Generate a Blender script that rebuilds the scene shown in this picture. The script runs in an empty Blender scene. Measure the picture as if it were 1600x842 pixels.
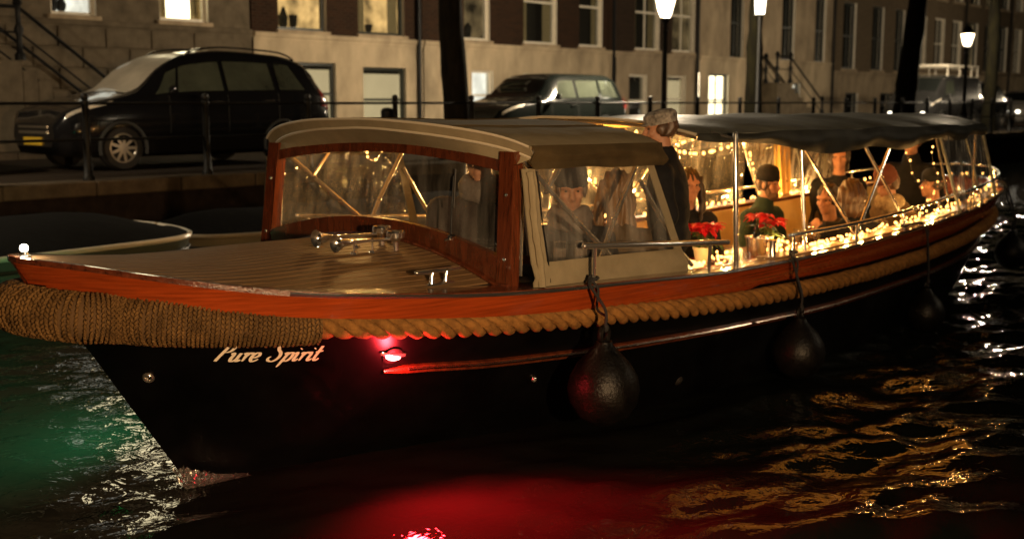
import bpy, math, random
from mathutils import Vector, Matrix, noise
R = math.radians
random.seed(7)
scn = bpy.context.scene
col = scn.collection

# ------------------------------------------------------------------ camera, world, sun, exposure
FPX, PW, PH = 1800.0, 1600.0, 842.0
CAMH, HOR = 2.0, 160.0
PITCH = math.atan((PH / 2 - HOR) / FPX)
cam_data = bpy.data.cameras.new('camera')
cam_data.sensor_width = 36.0
cam_data.lens = 36.0 * FPX / PW
cam_data.clip_start = 0.05
cam_data.clip_end = 2000.0
cam_data.dof.use_dof = True
cam_data.dof.focus_distance = 6.1
cam_data.dof.aperture_fstop = 2.0
cam = bpy.data.objects.new('camera', cam_data)
cam.location = (0, 0, CAMH)
cam.rotation_euler = (R(90) - PITCH, 0, 0)
col.objects.link(cam)
scn.camera = cam

world = bpy.data.worlds.new('World')
scn.world = world
world.use_nodes = True
wn = world.node_tree.nodes
sky = wn.new('ShaderNodeTexSky')
sky.sky_type = 'NISHITA'
sky.sun_disc = False
sky.sun_elevation = R(-7.0)
sky.sun_rotation = R(160)
bg = wn['Background']
bg.inputs['Strength'].default_value = 0.015
world.node_tree.links.new(sky.outputs['Color'], bg.inputs['Color'])

sun_data = bpy.data.lights.new('city_glow_fill', 'SUN')   # added faint warm fill for city glow, from above and behind the camera
sun_data.energy = 0.02
sun_data.angle = R(60)
sun_data.color = (1.0, 0.74, 0.48)
sun = bpy.data.objects.new('city_glow_fill', sun_data)
sun.rotation_euler = (R(48), 0, R(20))
col.objects.link(sun)

scn.view_settings.view_transform = 'Standard'
scn.view_settings.look = 'None'
scn.view_settings.gamma = 1.0
scn.view_settings.exposure = 0.25
cy = scn.cycles
cy.use_denoising = True
cy.max_bounces = 10
cy.transparent_max_bounces = 24
cy.glossy_bounces = 5
cy.diffuse_bounces = 3
cy.caustics_reflective = False
cy.caustics_refractive = False
cy.sample_clamp_indirect = 4.0
cy.sample_clamp_direct = 0.0
cy.use_light_tree = True
scn.render.use_motion_blur = False

# ------------------------------------------------------------------ frames: a pixel of the photograph -> a point of the place
FW = Vector((0, math.cos(PITCH), -math.sin(PITCH)))
UP = Vector((0, math.sin(PITCH), math.cos(PITCH)))
RT = Vector((1, 0, 0))
CAMP = Vector((0, 0, CAMH))
def ray(u, v): return FW + RT * ((u - PW / 2) / FPX) + UP * ((PH / 2 - v) / FPX)
def at_z(u, v, z):
    d = ray(u, v); return CAMP + d * ((z - CAMH) / d.z)
_d = ray(2436, HOR)
TH = math.atan2(_d.y, _d.x)            # the canal, quay and boat all run this way
AX = Vector((math.cos(TH), math.sin(TH), 0)); NX = Vector((-AX.y, AX.x, 0))
W0 = at_z(290, 750, 0)                  # where the stem meets the water
Q0 = at_z(150, 285, 1.0); QZ = 1.0      # edge of the far quay, street level
def BW(s, y, z): return W0 + AX * s + NX * y + Vector((0, 0, z))
def QW(u, w, z): return Vector((Q0.x, Q0.y, 0)) + AX * u + NX * w + Vector((0, 0, z))
def bp(u, v, y):                        # pixel -> boat frame, on the fore-and-aft plane y
    d = ray(u, v); t = ((W0 - CAMP).dot(NX) + y) / d.dot(NX)
    p = CAMP + d * t - W0
    return Vector((p.dot(AX), y, p.z))
def qp(u, v, w):                        # pixel -> quay frame, on the plane w metres behind the quay edge
    d = ray(u, v); q = Vector((Q0.x, Q0.y, 0)); t = ((q - CAMP).dot(NX) + w) / d.dot(NX)
    p = CAMP + d * t - q
    return Vector((p.dot(AX), w, p.z))

# ------------------------------------------------------------------ materials
def lnk(nt, a, b): nt.links.new(a, b)
MATS = {}
def pm(name, colr, rough=0.5, metal=0.0, var=0.0, scale=8.0, stretch=(1, 1, 1), bump=0.0, bscale=None, bstretch=None,
       spec=0.5, coat=0.0, col2=None, detail=4.0, trans=0.0, sheen=0.0, rvar=0.0):
    m = bpy.data.materials.new(name); m.use_nodes = True
    nt = m.node_tree; n = nt.nodes; b = n['Principled BSDF']
    b.inputs['Base Color'].default_value = (*colr, 1); b.inputs['Roughness'].default_value = rough
    b.inputs['Metallic'].default_value = metal; b.inputs['Specular IOR Level'].default_value = spec
    b.inputs['Coat Weight'].default_value = coat; b.inputs['Coat Roughness'].default_value = 0.06
    if sheen: b.inputs['Sheen Weight'].default_value = sheen
    if var or bump or col2 or rvar:
        tc = n.new('ShaderNodeTexCoord'); mp = n.new('ShaderNodeMapping'); mp.inputs['Scale'].default_value = stretch
        lnk(nt, tc.outputs['Object'], mp.inputs['Vector'])
        nz = n.new('ShaderNodeTexNoise'); nz.inputs['Scale'].default_value = scale; nz.inputs['Detail'].default_value = detail
        nz.inputs['Roughness'].default_value = 0.62
        lnk(nt, mp.outputs['Vector'], nz.inputs['Vector'])
        if var or col2:
            cr = n.new('ShaderNodeValToRGB'); cr.color_ramp.elements[0].position = 0.3; cr.color_ramp.elements[1].position = 0.7
            c2 = col2 or tuple(min(1, c * (1 + var)) for c in colr); c1 = colr if col2 else tuple(c * (1 - var) for c in colr)
            cr.color_ramp.elements[0].color = (*c1, 1); cr.color_ramp.elements[1].color = (*c2, 1)
            lnk(nt, nz.outputs['Fac'], cr.inputs['Fac']); lnk(nt, cr.outputs['Color'], b.inputs['Base Color'])
        if rvar:
            mr = n.new('ShaderNodeMapRange'); mr.inputs['To Min'].default_value = max(0, rough - rvar); mr.inputs['To Max'].default_value = rough + rvar
            lnk(nt, nz.outputs['Fac'], mr.inputs['Value']); lnk(nt, mr.outputs['Result'], b.inputs['Roughness'])
        if bump:
            n2 = n.new('ShaderNodeTexNoise'); n2.inputs['Scale'].default_value = bscale or scale * 3; n2.inputs['Detail'].default_value = 5
            mp2 = n.new('ShaderNodeMapping'); mp2.inputs['Scale'].default_value = bstretch or stretch
            lnk(nt, tc.outputs['Object'], mp2.inputs['Vector']); lnk(nt, mp2.outputs['Vector'], n2.inputs['Vector'])
            bu = n.new('ShaderNodeBump'); bu.inputs['Strength'].default_value = bump; bu.inputs['Distance'].default_value = 0.02
            lnk(nt, n2.outputs['Fac'], bu.inputs['Height']); lnk(nt, bu.outputs['Normal'], b.inputs['Normal'])
    MATS[name] = m
    return m
def em(name, colr, strength, var=0.0, scale=3.0, stretch=(1, 1, 1), sample=False, transp=0.0):
    m = bpy.data.materials.new(name); m.use_nodes = True
    nt = m.node_tree; n = nt.nodes; n.remove(n['Principled BSDF']); out = n['Material Output']
    e = n.new('ShaderNodeEmission'); e.inputs['Color'].default_value = (*colr, 1); e.inputs['Strength'].default_value = strength
    if var:
        tc = n.new('ShaderNodeTexCoord'); mp = n.new('ShaderNodeMapping'); mp.inputs['Scale'].default_value = stretch
        nz = n.new('ShaderNodeTexNoise'); nz.inputs['Scale'].default_value = scale; nz.inputs['Detail'].default_value = 2
        mr = n.new('ShaderNodeMapRange'); mr.inputs['From Min'].default_value = 0.3; mr.inputs['From Max'].default_value = 0.7
        mr.inputs['To Min'].default_value = strength * (1 - var); mr.inputs['To Max'].default_value = strength * (1 + var)
        lnk(nt, tc.outputs['Object'], mp.inputs['Vector']); lnk(nt, mp.outputs['Vector'], nz.inputs['Vector'])
        lnk(nt, nz.outputs['Fac'], mr.inputs['Value']); lnk(nt, mr.outputs['Result'], e.inputs['Strength'])
    sh = e.outputs['Emission']
    if transp:
        t = n.new('ShaderNodeBsdfTransparent'); mx = n.new('ShaderNodeMixShader'); mx.inputs['Fac'].default_value = 1 - transp
        lnk(nt, t.outputs['BSDF'], mx.inputs[1]); lnk(nt, sh, mx.inputs[2]); sh = mx.outputs['Shader']
    lnk(nt, sh, out.inputs['Surface'])
    if not sample:
        m.cycles.emission_sampling = 'NONE'
    MATS[name] = m
    return m
def clear(name, tint, film=0.05, rough=0.03, bump=0.0, bscale=6.0, gl=1.0, filmcol=(0.7, 0.66, 0.58)):
    # thin clear sheet: transparent body, mirror-like fresnel sheen and a faint haze film, on vinyl also painted-in streaky reflections
    m = bpy.data.materials.new(name); m.use_nodes = True
    nt = m.node_tree; n = nt.nodes; n.remove(n['Principled BSDF']); out = n['Material Output']
    t = n.new('ShaderNodeBsdfTransparent'); t.inputs['Color'].default_value = (*tint, 1)
    g = n.new('ShaderNodeBsdfGlossy'); g.inputs['Roughness'].default_value = rough
    d = n.new('ShaderNodeBsdfDiffuse'); d.inputs['Color'].default_value = (*filmcol, 1)
    fr = n.new('ShaderNodeLayerWeight'); fr.inputs['Blend'].default_value = 0.5     # 1 - |cos|, the same from both faces
    po = n.new('ShaderNodeMath'); po.operation = 'POWER'; po.inputs[1].default_value = 4.0
    ma = n.new('ShaderNodeMath'); ma.operation = 'MULTIPLY_ADD'; ma.inputs[1].default_value = 0.90; ma.inputs[2].default_value = 0.055
    mu = n.new('ShaderNodeMath'); mu.operation = 'MULTIPLY'; mu.inputs[1].default_value = gl; mu.use_clamp = True
    lnk(nt, fr.outputs['Facing'], po.inputs[0]); lnk(nt, po.outputs[0], ma.inputs[0]); lnk(nt, ma.outputs[0], mu.inputs[0])
    m1 = n.new('ShaderNodeMixShader'); m1.inputs['Fac'].default_value = film
    lnk(nt, t.outputs['BSDF'], m1.inputs[1]); lnk(nt, d.outputs['BSDF'], m1.inputs[2])
    m2 = n.new('ShaderNodeMixShader'); lnk(nt, mu.outputs['Value'], m2.inputs['Fac'])
    lnk(nt, m1.outputs['Shader'], m2.inputs[1]); lnk(nt, g.outputs['BSDF'], m2.inputs[2])
    lnk(nt, m2.outputs['Shader'], out.inputs['Surface'])
    if bump:
        tc = n.new('ShaderNodeTexCoord'); nz = n.new('ShaderNodeTexNoise'); nz.inputs['Scale'].default_value = bscale; nz.inputs['Detail'].default_value = 2
        mp = n.new('ShaderNodeMapping'); mp.inputs['Scale'].default_value = (1.6, 1.6, 0.6)
        lnk(nt, tc.outputs['Object'], mp.inputs['Vector']); lnk(nt, mp.outputs['Vector'], nz.inputs['Vector'])
        bu = n.new('ShaderNodeBump'); bu.inputs['Strength'].default_value = bump; bu.inputs['Distance'].default_value = 0.03
        lnk(nt, nz.outputs['Fac'], bu.inputs['Height'])
        for sn in (g, d, fr): lnk(nt, bu.outputs['Normal'], sn.inputs['Normal'])
        nz2 = n.new('ShaderNodeTexNoise'); nz2.inputs['Scale'].default_value = 4.0; nz2.inputs['Detail'].default_value = 6
        mp2 = n.new('ShaderNodeMapping'); mp2.inputs['Scale'].default_value = (3, 3, 0.5)
        lnk(nt, tc.outputs['Object'], mp2.inputs['Vector']); lnk(nt, mp2.outputs['Vector'], nz2.inputs['Vector'])
        mr = n.new('ShaderNodeMapRange'); mr.inputs['From Min'].default_value = 0.4; mr.inputs['From Max'].default_value = 0.75
        mr.inputs['To Min'].default_value = film * 0.4; mr.inputs['To Max'].default_value = film * 2.6
        lnk(nt, nz2.outputs['Fac'], mr.inputs['Value']); lnk(nt, mr.outputs['Result'], m1.inputs['Fac'])
    MATS[name] = m
    return m

mahog = pm('mahogany', (0.25, 0.039, 0.007), 0.20, var=0.38, scale=3, stretch=(0.7, 1.5, 26), coat=0.7, bump=0.03, bscale=20, detail=6)
mahog_dk = pm('dark_mahogany', (0.075, 0.019, 0.007), 0.25, var=0.5, scale=3, stretch=(6, 6, 2), coat=0.8, detail=6)
mahog_mid = pm('varnished_post', (0.085, 0.021, 0.008), 0.14, var=0.5, scale=3, stretch=(18, 18, 1.2), coat=0.8, detail=6)
mahog_cap = pm('varnished_cap', (0.085, 0.022, 0.010), 0.22, var=0.5, scale=3, stretch=(1.5, 12, 12), coat=0.8, bump=0.25, bscale=90, bstretch=(1, 1, 1))
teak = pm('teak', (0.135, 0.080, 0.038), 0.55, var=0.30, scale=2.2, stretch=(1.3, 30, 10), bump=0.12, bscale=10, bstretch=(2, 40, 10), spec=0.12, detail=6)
caulk = pm('caulk', (0.012, 0.010, 0.008), 0.6)
hullm = pm('black_hull', (0.0014, 0.0014, 0.0016), 0.33, var=0.6, scale=2.5, spec=0.30, bump=0.02, bscale=3, rvar=0.06)
ropem = pm('manila_rope', (0.20, 0.092, 0.023), 0.9, var=0.4, scale=18, bump=0.5, bscale=110, bstretch=(1, 1, 1), spec=0.2, detail=6)
fendm = pm('woven_rope', (0.125, 0.068, 0.023), 0.9, var=0.55, scale=9, bump=0.6, bscale=120, spec=0.15, detail=6)
fend_in = pm('fender_core', (0.085, 0.046, 0.016), 0.95)
chrome = pm('chrome', (0.90, 0.87, 0.82), 0.13, 0.97, rvar=0.06, scale=20)
steel = pm('stainless_tube', (0.84, 0.80, 0.74), 0.20, 0.93, rvar=0.07, scale=12)
brassy = pm('rub_metal', (0.74, 0.58, 0.46), 0.22, 1.0, rvar=0.08, scale=10)
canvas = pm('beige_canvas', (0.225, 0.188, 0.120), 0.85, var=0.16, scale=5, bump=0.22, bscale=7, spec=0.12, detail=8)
canvas_brn_shade = pm('brown_shaded_canvas', (0.050, 0.034, 0.014), 0.85, var=0.35, scale=4, bump=0.3, bscale=6, spec=0.2, detail=8)  # brown canvas, darkened to put in the shade under the hood lip
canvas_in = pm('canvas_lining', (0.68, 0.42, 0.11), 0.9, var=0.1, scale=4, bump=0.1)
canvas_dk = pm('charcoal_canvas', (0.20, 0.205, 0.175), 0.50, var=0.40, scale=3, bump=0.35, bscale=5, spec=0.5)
piping = pm('piping', (0.42, 0.37, 0.28), 0.7)
vinyl = clear('clear_vinyl', (0.94, 0.93, 0.90), film=0.085, rough=0.045, bump=0.95, bscale=5.0)
vinyl_glare = clear('hazy_glare_vinyl', (0.90, 0.88, 0.84), film=0.30, rough=0.07, bump=0.9, bscale=4.0)  # heavier haze film; pale reflections are put into its colour
glass = clear('windscreen_glass', (0.92, 0.93, 0.92), film=0.045, rough=0.02, bump=0.03)
goblet = clear('drinking_glass', (0.96, 0.96, 0.95), film=0.02, rough=0.02, gl=1.6)
rubber = pm('black_rubber', (0.014, 0.013, 0.012), 0.5, var=0.3, scale=30, spec=0.4, bump=0.1, bscale=60)
fenderm = pm('ball_fender_vinyl', (0.0035, 0.003, 0.0025), 0.42, var=0.7, scale=6, bump=0.25, bscale=60, bstretch=(1, 1, 1), spec=0.22, rvar=0.1)
cordm = pm('black_cord', (0.010, 0.010, 0.011), 0.8, bump=0.4, bscale=200)
white_p = pm('cream_lettering', (0.80, 0.70, 0.56), 0.5)
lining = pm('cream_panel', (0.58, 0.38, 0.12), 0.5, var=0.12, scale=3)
cushion = pm('cushion', (0.075, 0.05, 0.032), 0.8, var=0.3, scale=6, bump=0.15)
floorm = pm('cockpit_floor', (0.10, 0.06, 0.03), 0.5, var=0.3, scale=3, stretch=(1, 14, 1))
tablem = pm('table_wood', (0.20, 0.055, 0.022), 0.25, var=0.4, scale=3, stretch=(1, 12, 1), coat=0.6)
iron = pm('black_iron', (0.006, 0.006, 0.006), 0.5, spec=0.2, var=0.3, scale=20, bump=0.15, bscale=60)
stone = pm('grey_stone', (0.125, 0.100, 0.068), 0.85, var=0.3, scale=3, bump=0.3, bscale=14, spec=0.08)
stone_lt = pm('pale_stone', (0.33, 0.26, 0.175), 0.85, var=0.4, scale=1.3, stretch=(1, 1, .5), bump=0.2, bscale=16, spec=0.08)
plaster = pm('cream_plaster', (0.46, 0.37, 0.25), 0.85, var=0.42, scale=1.1, stretch=(1, 1, .45), bump=0.15, bscale=16, detail=8, spec=0.08)
plaster2 = pm('worn_plaster', (0.34, 0.27, 0.185), 0.85, var=0.45, scale=1.1, stretch=(1, 1, .45), bump=0.2, bscale=16, detail=8, spec=0.08)
def brickmat(name, c1, c2, mortar):
    m = pm(name, c1, 0.95, spec=0.05); nt = m.node_tree; n = nt.nodes; b = n['Principled BSDF']
    tc = n.new('ShaderNodeTexCoord'); sx = n.new('ShaderNodeSeparateXYZ'); cx = n.new('ShaderNodeCombineXYZ')
    lnk(nt, tc.outputs['Object'], sx.inputs[0]); lnk(nt, sx.outputs['X'], cx.inputs['X']); lnk(nt, sx.outputs['Z'], cx.inputs['Y'])
    br = n.new('ShaderNodeTexBrick'); br.inputs['Scale'].default_value = 1.0; br.inputs['Brick Width'].default_value = 0.22
    br.inputs['Row Height'].default_value = 0.07; br.inputs['Mortar Size'].default_value = 0.008
    br.inputs['Color1'].default_value = (*c1, 1); br.inputs['Color2'].default_value = (*c2, 1); br.inputs['Mortar'].default_value = (*mortar, 1)
    lnk(nt, cx.outputs[0], br.inputs['Vector']); lnk(nt, br.outputs['Color'], b.inputs['Base Color'])
    return m
brick_a = brickmat('brown_brick', (0.042, 0.020, 0.011), (0.027, 0.014, 0.009), (0.05, 0.04, 0.03))
brick_b = brickmat('dark_brick', (0.040, 0.025, 0.018), (0.028, 0.018, 0.013), (0.05, 0.04, 0.03))
brick_c = brickmat('grey_brick', (0.150, 0.112, 0.072), (0.115, 0.085, 0.056), (0.16, 0.13, 0.09))
wframe = pm('white_window_paint', (0.74, 0.68, 0.56), 0.5, var=0.1, scale=6)
dframe = pm('dark_window_paint', (0.018, 0.022, 0.018), 0.35)
pane_m = clear('window_glass', (0.80, 0.82, 0.80), film=0.01, rough=0.02, gl=1.3)
room_dk = pm('dark_room', (0.030, 0.026, 0.020), 0.9)
blind = em('lit_blind', (1.0, 0.76, 0.42), 0.75, var=0.10, scale=1.2, sample=True)
room_a = em('lit_room_amber', (1.0, 0.60, 0.22), 0.9, var=0.75, scale=2.2, sample=True)
room_b = em('lit_room_pale', (1.0, 0.77, 0.47), 1.3, var=0.55, scale=2.4, sample=True)
room_c = em('lit_room_dim', (1.0, 0.66, 0.30), 0.16, var=0.9, scale=1.8, sample=True)
room_w = em('lit_room_white', (1.0, 0.93, 0.80), 1.5, var=0.3, scale=2.5, sample=True)
room_h = em('lit_room_bright', (1.0, 0.80, 0.50), 7.0, var=0.35, scale=2.0, sample=True)
curtm = pm('curtain_cloth', (0.50, 0.40, 0.24), 0.9, var=0.2, scale=5, stretch=(9, 9, 0.5))
roofm = pm('slate_roof', (0.03, 0.03, 0.033), 0.7, var=0.3, scale=8)
asphalt = pm('street_clinkers', (0.030, 0.022, 0.016), 0.8, var=0.35, scale=6, bump=0.4, bscale=9, rvar=0.15, spec=0.08)
paving = pm('pavement_slabs', (0.055, 0.043, 0.032), 0.8, var=0.3, scale=4, bump=0.3, spec=0.08)
kerbm = pm('kerb_stone', (0.075, 0.058, 0.040), 0.8, var=0.3, scale=5, bump=0.3, spec=0.08)
quaym = pm('quay_brick', (0.014, 0.010, 0.008), 0.85, var=0.5, scale=5, bump=0.4, bscale=12, spec=0.08)
bark = pm('elm_bark', (0.010, 0.008, 0.005), 0.95, var=0.5, scale=5, stretch=(3, 3, 0.7), bump=0.9, bscale=7, bstretch=(3, 3, 0.6), spec=0.08)
bark_moss = pm('mossy_bark', (0.003, 0.0026, 0.002), 0.95, col2=(0.009, 0.008, 0.003), scale=3, stretch=(2, 2, 0.7), bump=0.9, bscale=8, spec=0.08)
carblk = pm('black_car_paint', (0.007, 0.007, 0.008), 0.16, coat=0.8, spec=0.5)
cargrn = pm('dark_green_car_paint', (0.008, 0.010, 0.009), 0.18, coat=0.8)
cargry = pm('grey_car_paint', (0.035, 0.035, 0.035), 0.22, metal=0.4, coat=0.7)
carwht = pm('pale_car_paint', (0.42, 0.40, 0.36), 0.25, coat=0.6)
carglass = clear('car_glass', (0.66, 0.74, 0.66), film=0.03, rough=0.03, gl=1.7)
carin = pm('car_interior', (0.020, 0.020, 0.018), 0.85)
lampglass = pm('headlamp_glass', (0.62, 0.56, 0.46), 0.25, metal=0.15, var=0.5, scale=14, coat=0.6)
amber_p = pm('amber_plastic', (0.85, 0.33, 0.03), 0.3)
plate_y = pm('yellow_number_plate', (0.62, 0.40, 0.03), 0.5)
redlens = pm('red_lens', (0.20, 0.012, 0.008), 0.2, coat=0.5)
alloy = pm('alloy_wheel', (0.55, 0.52, 0.47), 0.35, metal=0.7)
skin = pm('skin', (0.36, 0.175, 0.10), 0.55, var=0.10, scale=22, bump=0.05, bscale=60, spec=0.35)
eyem = pm('eye', (0.05, 0.035, 0.025), 0.2)
lipm = pm('lips', (0.36, 0.13, 0.09), 0.5)
petal = pm('poinsettia_red', (0.50, 0.008, 0.018), 0.55, var=0.3, scale=20)
leafm = pm('poinsettia_leaf', (0.045, 0.085, 0.022), 0.5, var=0.3, scale=20)
potm = pm('flower_pot', (0.55, 0.47, 0.30), 0.4)
waxm = pm('candle_wax', (0.80, 0.62, 0.30), 0.5)
napkin = pm('paper_napkin', (0.72, 0.60, 0.45), 0.8, var=0.1, scale=8)
bulb_m = em('warm_bulb', (1.0, 0.44, 0.10), 6.0)
flame_m = em('candle_flame', (1.0, 0.50, 0.14), 10.0)
cand_glow = em('candle_jar_glow', (1.0, 0.58, 0.17), 2.6, transp=0.35)
lantern_m = em('lantern_glass', (1.0, 0.80, 0.50), 9.0, transp=0.4)
lantern_w = em('wall_lantern_glass', (1.0, 0.90, 0.70), 7.0, transp=0.4)
red_m = em('red_sidelight', (1.0, 0.03, 0.035), 60.0, transp=0.3)
red_core = em('red_sidelight_core', (1.0, 0.30, 0.28), 14.0)
green_m = em('green_sidelight', (0.05, 1.0, 0.35), 20.0, transp=0.3)
bow_m = em('bow_lamp_glass', (1.0, 0.90, 0.70), 25.0, transp=0.3)

# ------------------------------------------------------------------ mesh building
def cross_frame(t):
    a = Vector((0, 0, 1)) if abs(t.z) < 0.95 else Vector((1, 0, 0))
    n = t.cross(a).normalized(); return n, t.cross(n).normalized()
class MB:
    def __init__(s): s.v, s.f, s.m = [], [], []
    def add(s, vs, fs, mi=0, M=None):
        o = len(s.v)
        s.v += [(M @ Vector(p)) if M else Vector(p) for p in vs]
        s.f += [tuple(i + o for i in f) for f in fs]; s.m += [mi] * len(fs)
        return s
    def box(s, a, b, mi=0, M=None):
        x0, y0, z0 = a; x1, y1, z1 = b
        v = [(x0, y0, z0), (x1, y0, z0), (x1, y1, z0), (x0, y1, z0), (x0, y0, z1), (x1, y0, z1), (x1, y1, z1), (x0, y1, z1)]
        return s.add(v, [(0, 3, 2, 1), (4, 5, 6, 7), (0, 1, 5, 4), (1, 2, 6, 5), (2, 3, 7, 6), (3, 0, 4, 7)], mi, M)
    def bbox(s, a, b, c=0.01, mi=0, M=None):             # box with chamfered edges
        x0, y0, z0 = a; x1, y1, z1 = b; vs = []
        for x, sx in ((x0, 1), (x1, -1)):
            for y, sy in ((y0, 1), (y1, -1)):
                for z, sz in ((z0, 1), (z1, -1)):
                    vs += [(x, y + sy * c, z + sz * c), (x + sx * c, y, z + sz * c), (x + sx * c, y + sy * c, z)]
        I = lambda i, j, k, q: ((i * 2 + j) * 2 + k) * 3 + q
        fs = []
        for i in (0, 1):
            fs.append([I(i, 0, 0, 0), I(i, 1, 0, 0), I(i, 1, 1, 0), I(i, 0, 1, 0)]); fs.append([I(0, i, 0, 1), I(1, i, 0, 1), I(1, i, 1, 1), I(0, i, 1, 1)]); fs.append([I(0, 0, i, 2), I(1, 0, i, 2), I(1, 1, i, 2), I(0, 1, i, 2)])
            for j in (0, 1):
                fs.append([I(i, j, 0, 0), I(i, j, 1, 0), I(i, j, 1, 1), I(i, j, 0, 1)])
                fs.append([I(i, 0, j, 0), I(i, 1, j, 0), I(i, 1, j, 2), I(i, 0, j, 2)])
                fs.append([I(0, i, j, 1), I(1, i, j, 1), I(1, i, j, 2), I(0, i, j, 2)])
                for k in (0, 1): fs.append([I(i, j, k, 0), I(i, j, k, 1), I(i, j, k, 2)])
        return s.add(vs, fs, mi, M)
    def tube(s, pts, r, n=8, caps=True, mi=0, M=None, round_ends=False, flat=1.0):
        pts = [Vector(p) for p in pts]; k = len(pts)
        rs = list(r) if isinstance(r, (list, tuple)) else [r] * k
        if round_ends:
            t0 = (pts[0] - pts[1]).normalized(); t1 = (pts[-1] - pts[-2]).normalized()
            P, Q = [], []
            for a in (80, 55, 28): P.append(pts[0] + t0 * rs[0] * math.sin(R(a))); Q.append(rs[0] * math.cos(R(a)))
            P += pts; Q += rs
            for a in (28, 55, 80): P.append(pts[-1] + t1 * rs[-1] * math.sin(R(a))); Q.append(rs[-1] * math.cos(R(a)))
            pts, rs, k = P, Q, len(P)
        vs, fs = [], []; t = (pts[1] - pts[0]).normalized(); nx, ny = cross_frame(t)
        for i in range(k):
            tt = (pts[min(i + 1, k - 1)] - pts[max(i - 1, 0)])
            tt = tt.normalized() if tt.length > 1e-9 else t
            nx = (nx - tt * nx.dot(tt)); nx = nx.normalized() if nx.length > 1e-6 else cross_frame(tt)[0]; ny = tt.cross(nx); t = tt
            for j in range(n):
                a = 2 * math.pi * j / n; vs.append(pts[i] + nx * (rs[i] * math.cos(a)) + ny * (rs[i] * flat * math.sin(a)))
        for i in range(k - 1):
            for j in range(n): fs.append((i * n + j, i * n + (j + 1) % n, (i + 1) * n + (j + 1) % n, (i + 1) * n + j))
        if caps: fs += [tuple(range(n - 1, -1, -1)), tuple((k - 1) * n + j for j in range(n))]
        return s.add(vs, fs, mi, M)
    def cap(s, a, b, r0, r1=None, n=10): return s.tube([a, b], [r0, r0 if r1 is None else r1], n, round_ends=True)
    def ell(s, c, rad, nu=10, nv=7, M=None, mi=0):
        c = Vector(c); vs = [c + Vector((0, 0, -rad[2]))]; fs = []
        for i in range(1, nv):
            th = math.pi * i / nv - math.pi / 2
            for j in range(nu):
                a = 2 * math.pi * j / nu
                vs.append(c + Vector((rad[0] * math.cos(th) * math.cos(a), rad[1] * math.cos(th) * math.sin(a), rad[2] * math.sin(th))))
        vs.append(c + Vector((0, 0, rad[2]))); last = len(vs) - 1
        for j in range(nu):
            fs.append((0, 1 + (j + 1) % nu, 1 + j)); b = 1 + (nv - 2) * nu; fs.append((last, b + j, b + (j + 1) % nu))
        for i in range(nv - 2):
            for j in range(nu): fs.append((1 + i * nu + j, 1 + i * nu + (j + 1) % nu, 1 + (i + 1) * nu + (j + 1) % nu, 1 + (i + 1) * nu + j))
        return s.add(vs, fs, mi, M)
    def lathe(s, prof, n=16, M=None, mi=0, caps=True):
        vs, fs = [], []; k = len(prof)
        for r, z in prof:
            for j in range(n):
                a = 2 * math.pi * j / n; vs.append((r * math.cos(a), r * math.sin(a), z))
        for i in range(k - 1):
            for j in range(n): fs.append((i * n + j, i * n + (j + 1) % n, (i + 1) * n + (j + 1) % n, (i + 1) * n + j))
        if caps and prof[0][0] > 1e-4: fs.append(tuple(range(n - 1, -1, -1)))
        if caps and prof[-1][0] > 1e-4: fs.append(tuple((k - 1) * n + j for j in range(n)))
        return s.add(vs, fs, mi, M)
    def grid(s, fn, us, vs_, mi=0, M=None, close_v=False):
        vs = [fn(u, v) for u in us for v in vs_]; nv = len(vs_); fs = []
        for i in range(len(us) - 1):
            for j in range(nv if close_v else nv - 1): fs.append((i * nv + j, (i + 1) * nv + j, (i + 1) * nv + (j + 1) % nv, i * nv + (j + 1) % nv))
        return s.add(vs, fs, mi, M)
    def slab(s, fn, us, vs_, th, mi=0):                   # a curved sheet with real thickness; th is an offset vector or fn
        g = th if callable(th) else (lambda u, v: Vector(th))
        a = [Vector(fn(u, v)) for u in us for v in vs_]; b = [p + g(u, v) for p, (u, v) in zip(a, [(u, v) for u in us for v in vs_])]
        nu, nv = len(us), len(vs_); o = nu * nv; fs = []
        for i in range(nu - 1):
            for j in range(nv - 1):
                q = (i * nv + j, (i + 1) * nv + j, (i + 1) * nv + j + 1, i * nv + j + 1); fs.append(q); fs.append(tuple(o + x for x in reversed(q)))
        for i in range(nu - 1):
            for j in (0, nv - 1): fs.append((i * nv + j, (i + 1) * nv + j, o + (i + 1) * nv + j, o + i * nv + j))
        for j in range(nv - 1):
            for i in (0, nu - 1): fs.append((i * nv + j, i * nv + j + 1, o + i * nv + j + 1, o + i * nv + j))
        return s.add(a + b, fs, mi)
    def mesh(s, name, mats, off=Vector((0, 0, 0)), smooth=True, angle=40):
        me = bpy.data.meshes.new(name); me.from_pydata([tuple(p - off) for p in s.v], [], s.f)
        for m in (mats if isinstance(mats, (list, tuple)) else [mats]): me.materials.append(m)
        if len(set(s.m)) > 1: me.polygons.foreach_set('material_index', s.m)
        if smooth:
            me.polygons.foreach_set('use_smooth', [True] * len(me.polygons))
            try: me.set_sharp_from_angle(angle=R(angle))
            except Exception: pass
        me.update(); return me
OFF = {}
def link(o):
    col.objects.link(o); return o
def part(parent, name, mb, mats, smooth=True, label=None, kind=None, angle=40):
    off = OFF[parent.name]
    me = mb.mesh(name, mats, off, smooth, angle) if isinstance(mb, MB) else mb
    o = bpy.data.objects.new(name, me); o.parent = parent; link(o); OFF[o.name] = off
    if label: o['label'] = label
    if kind: o['kind'] = kind
    return o
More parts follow.
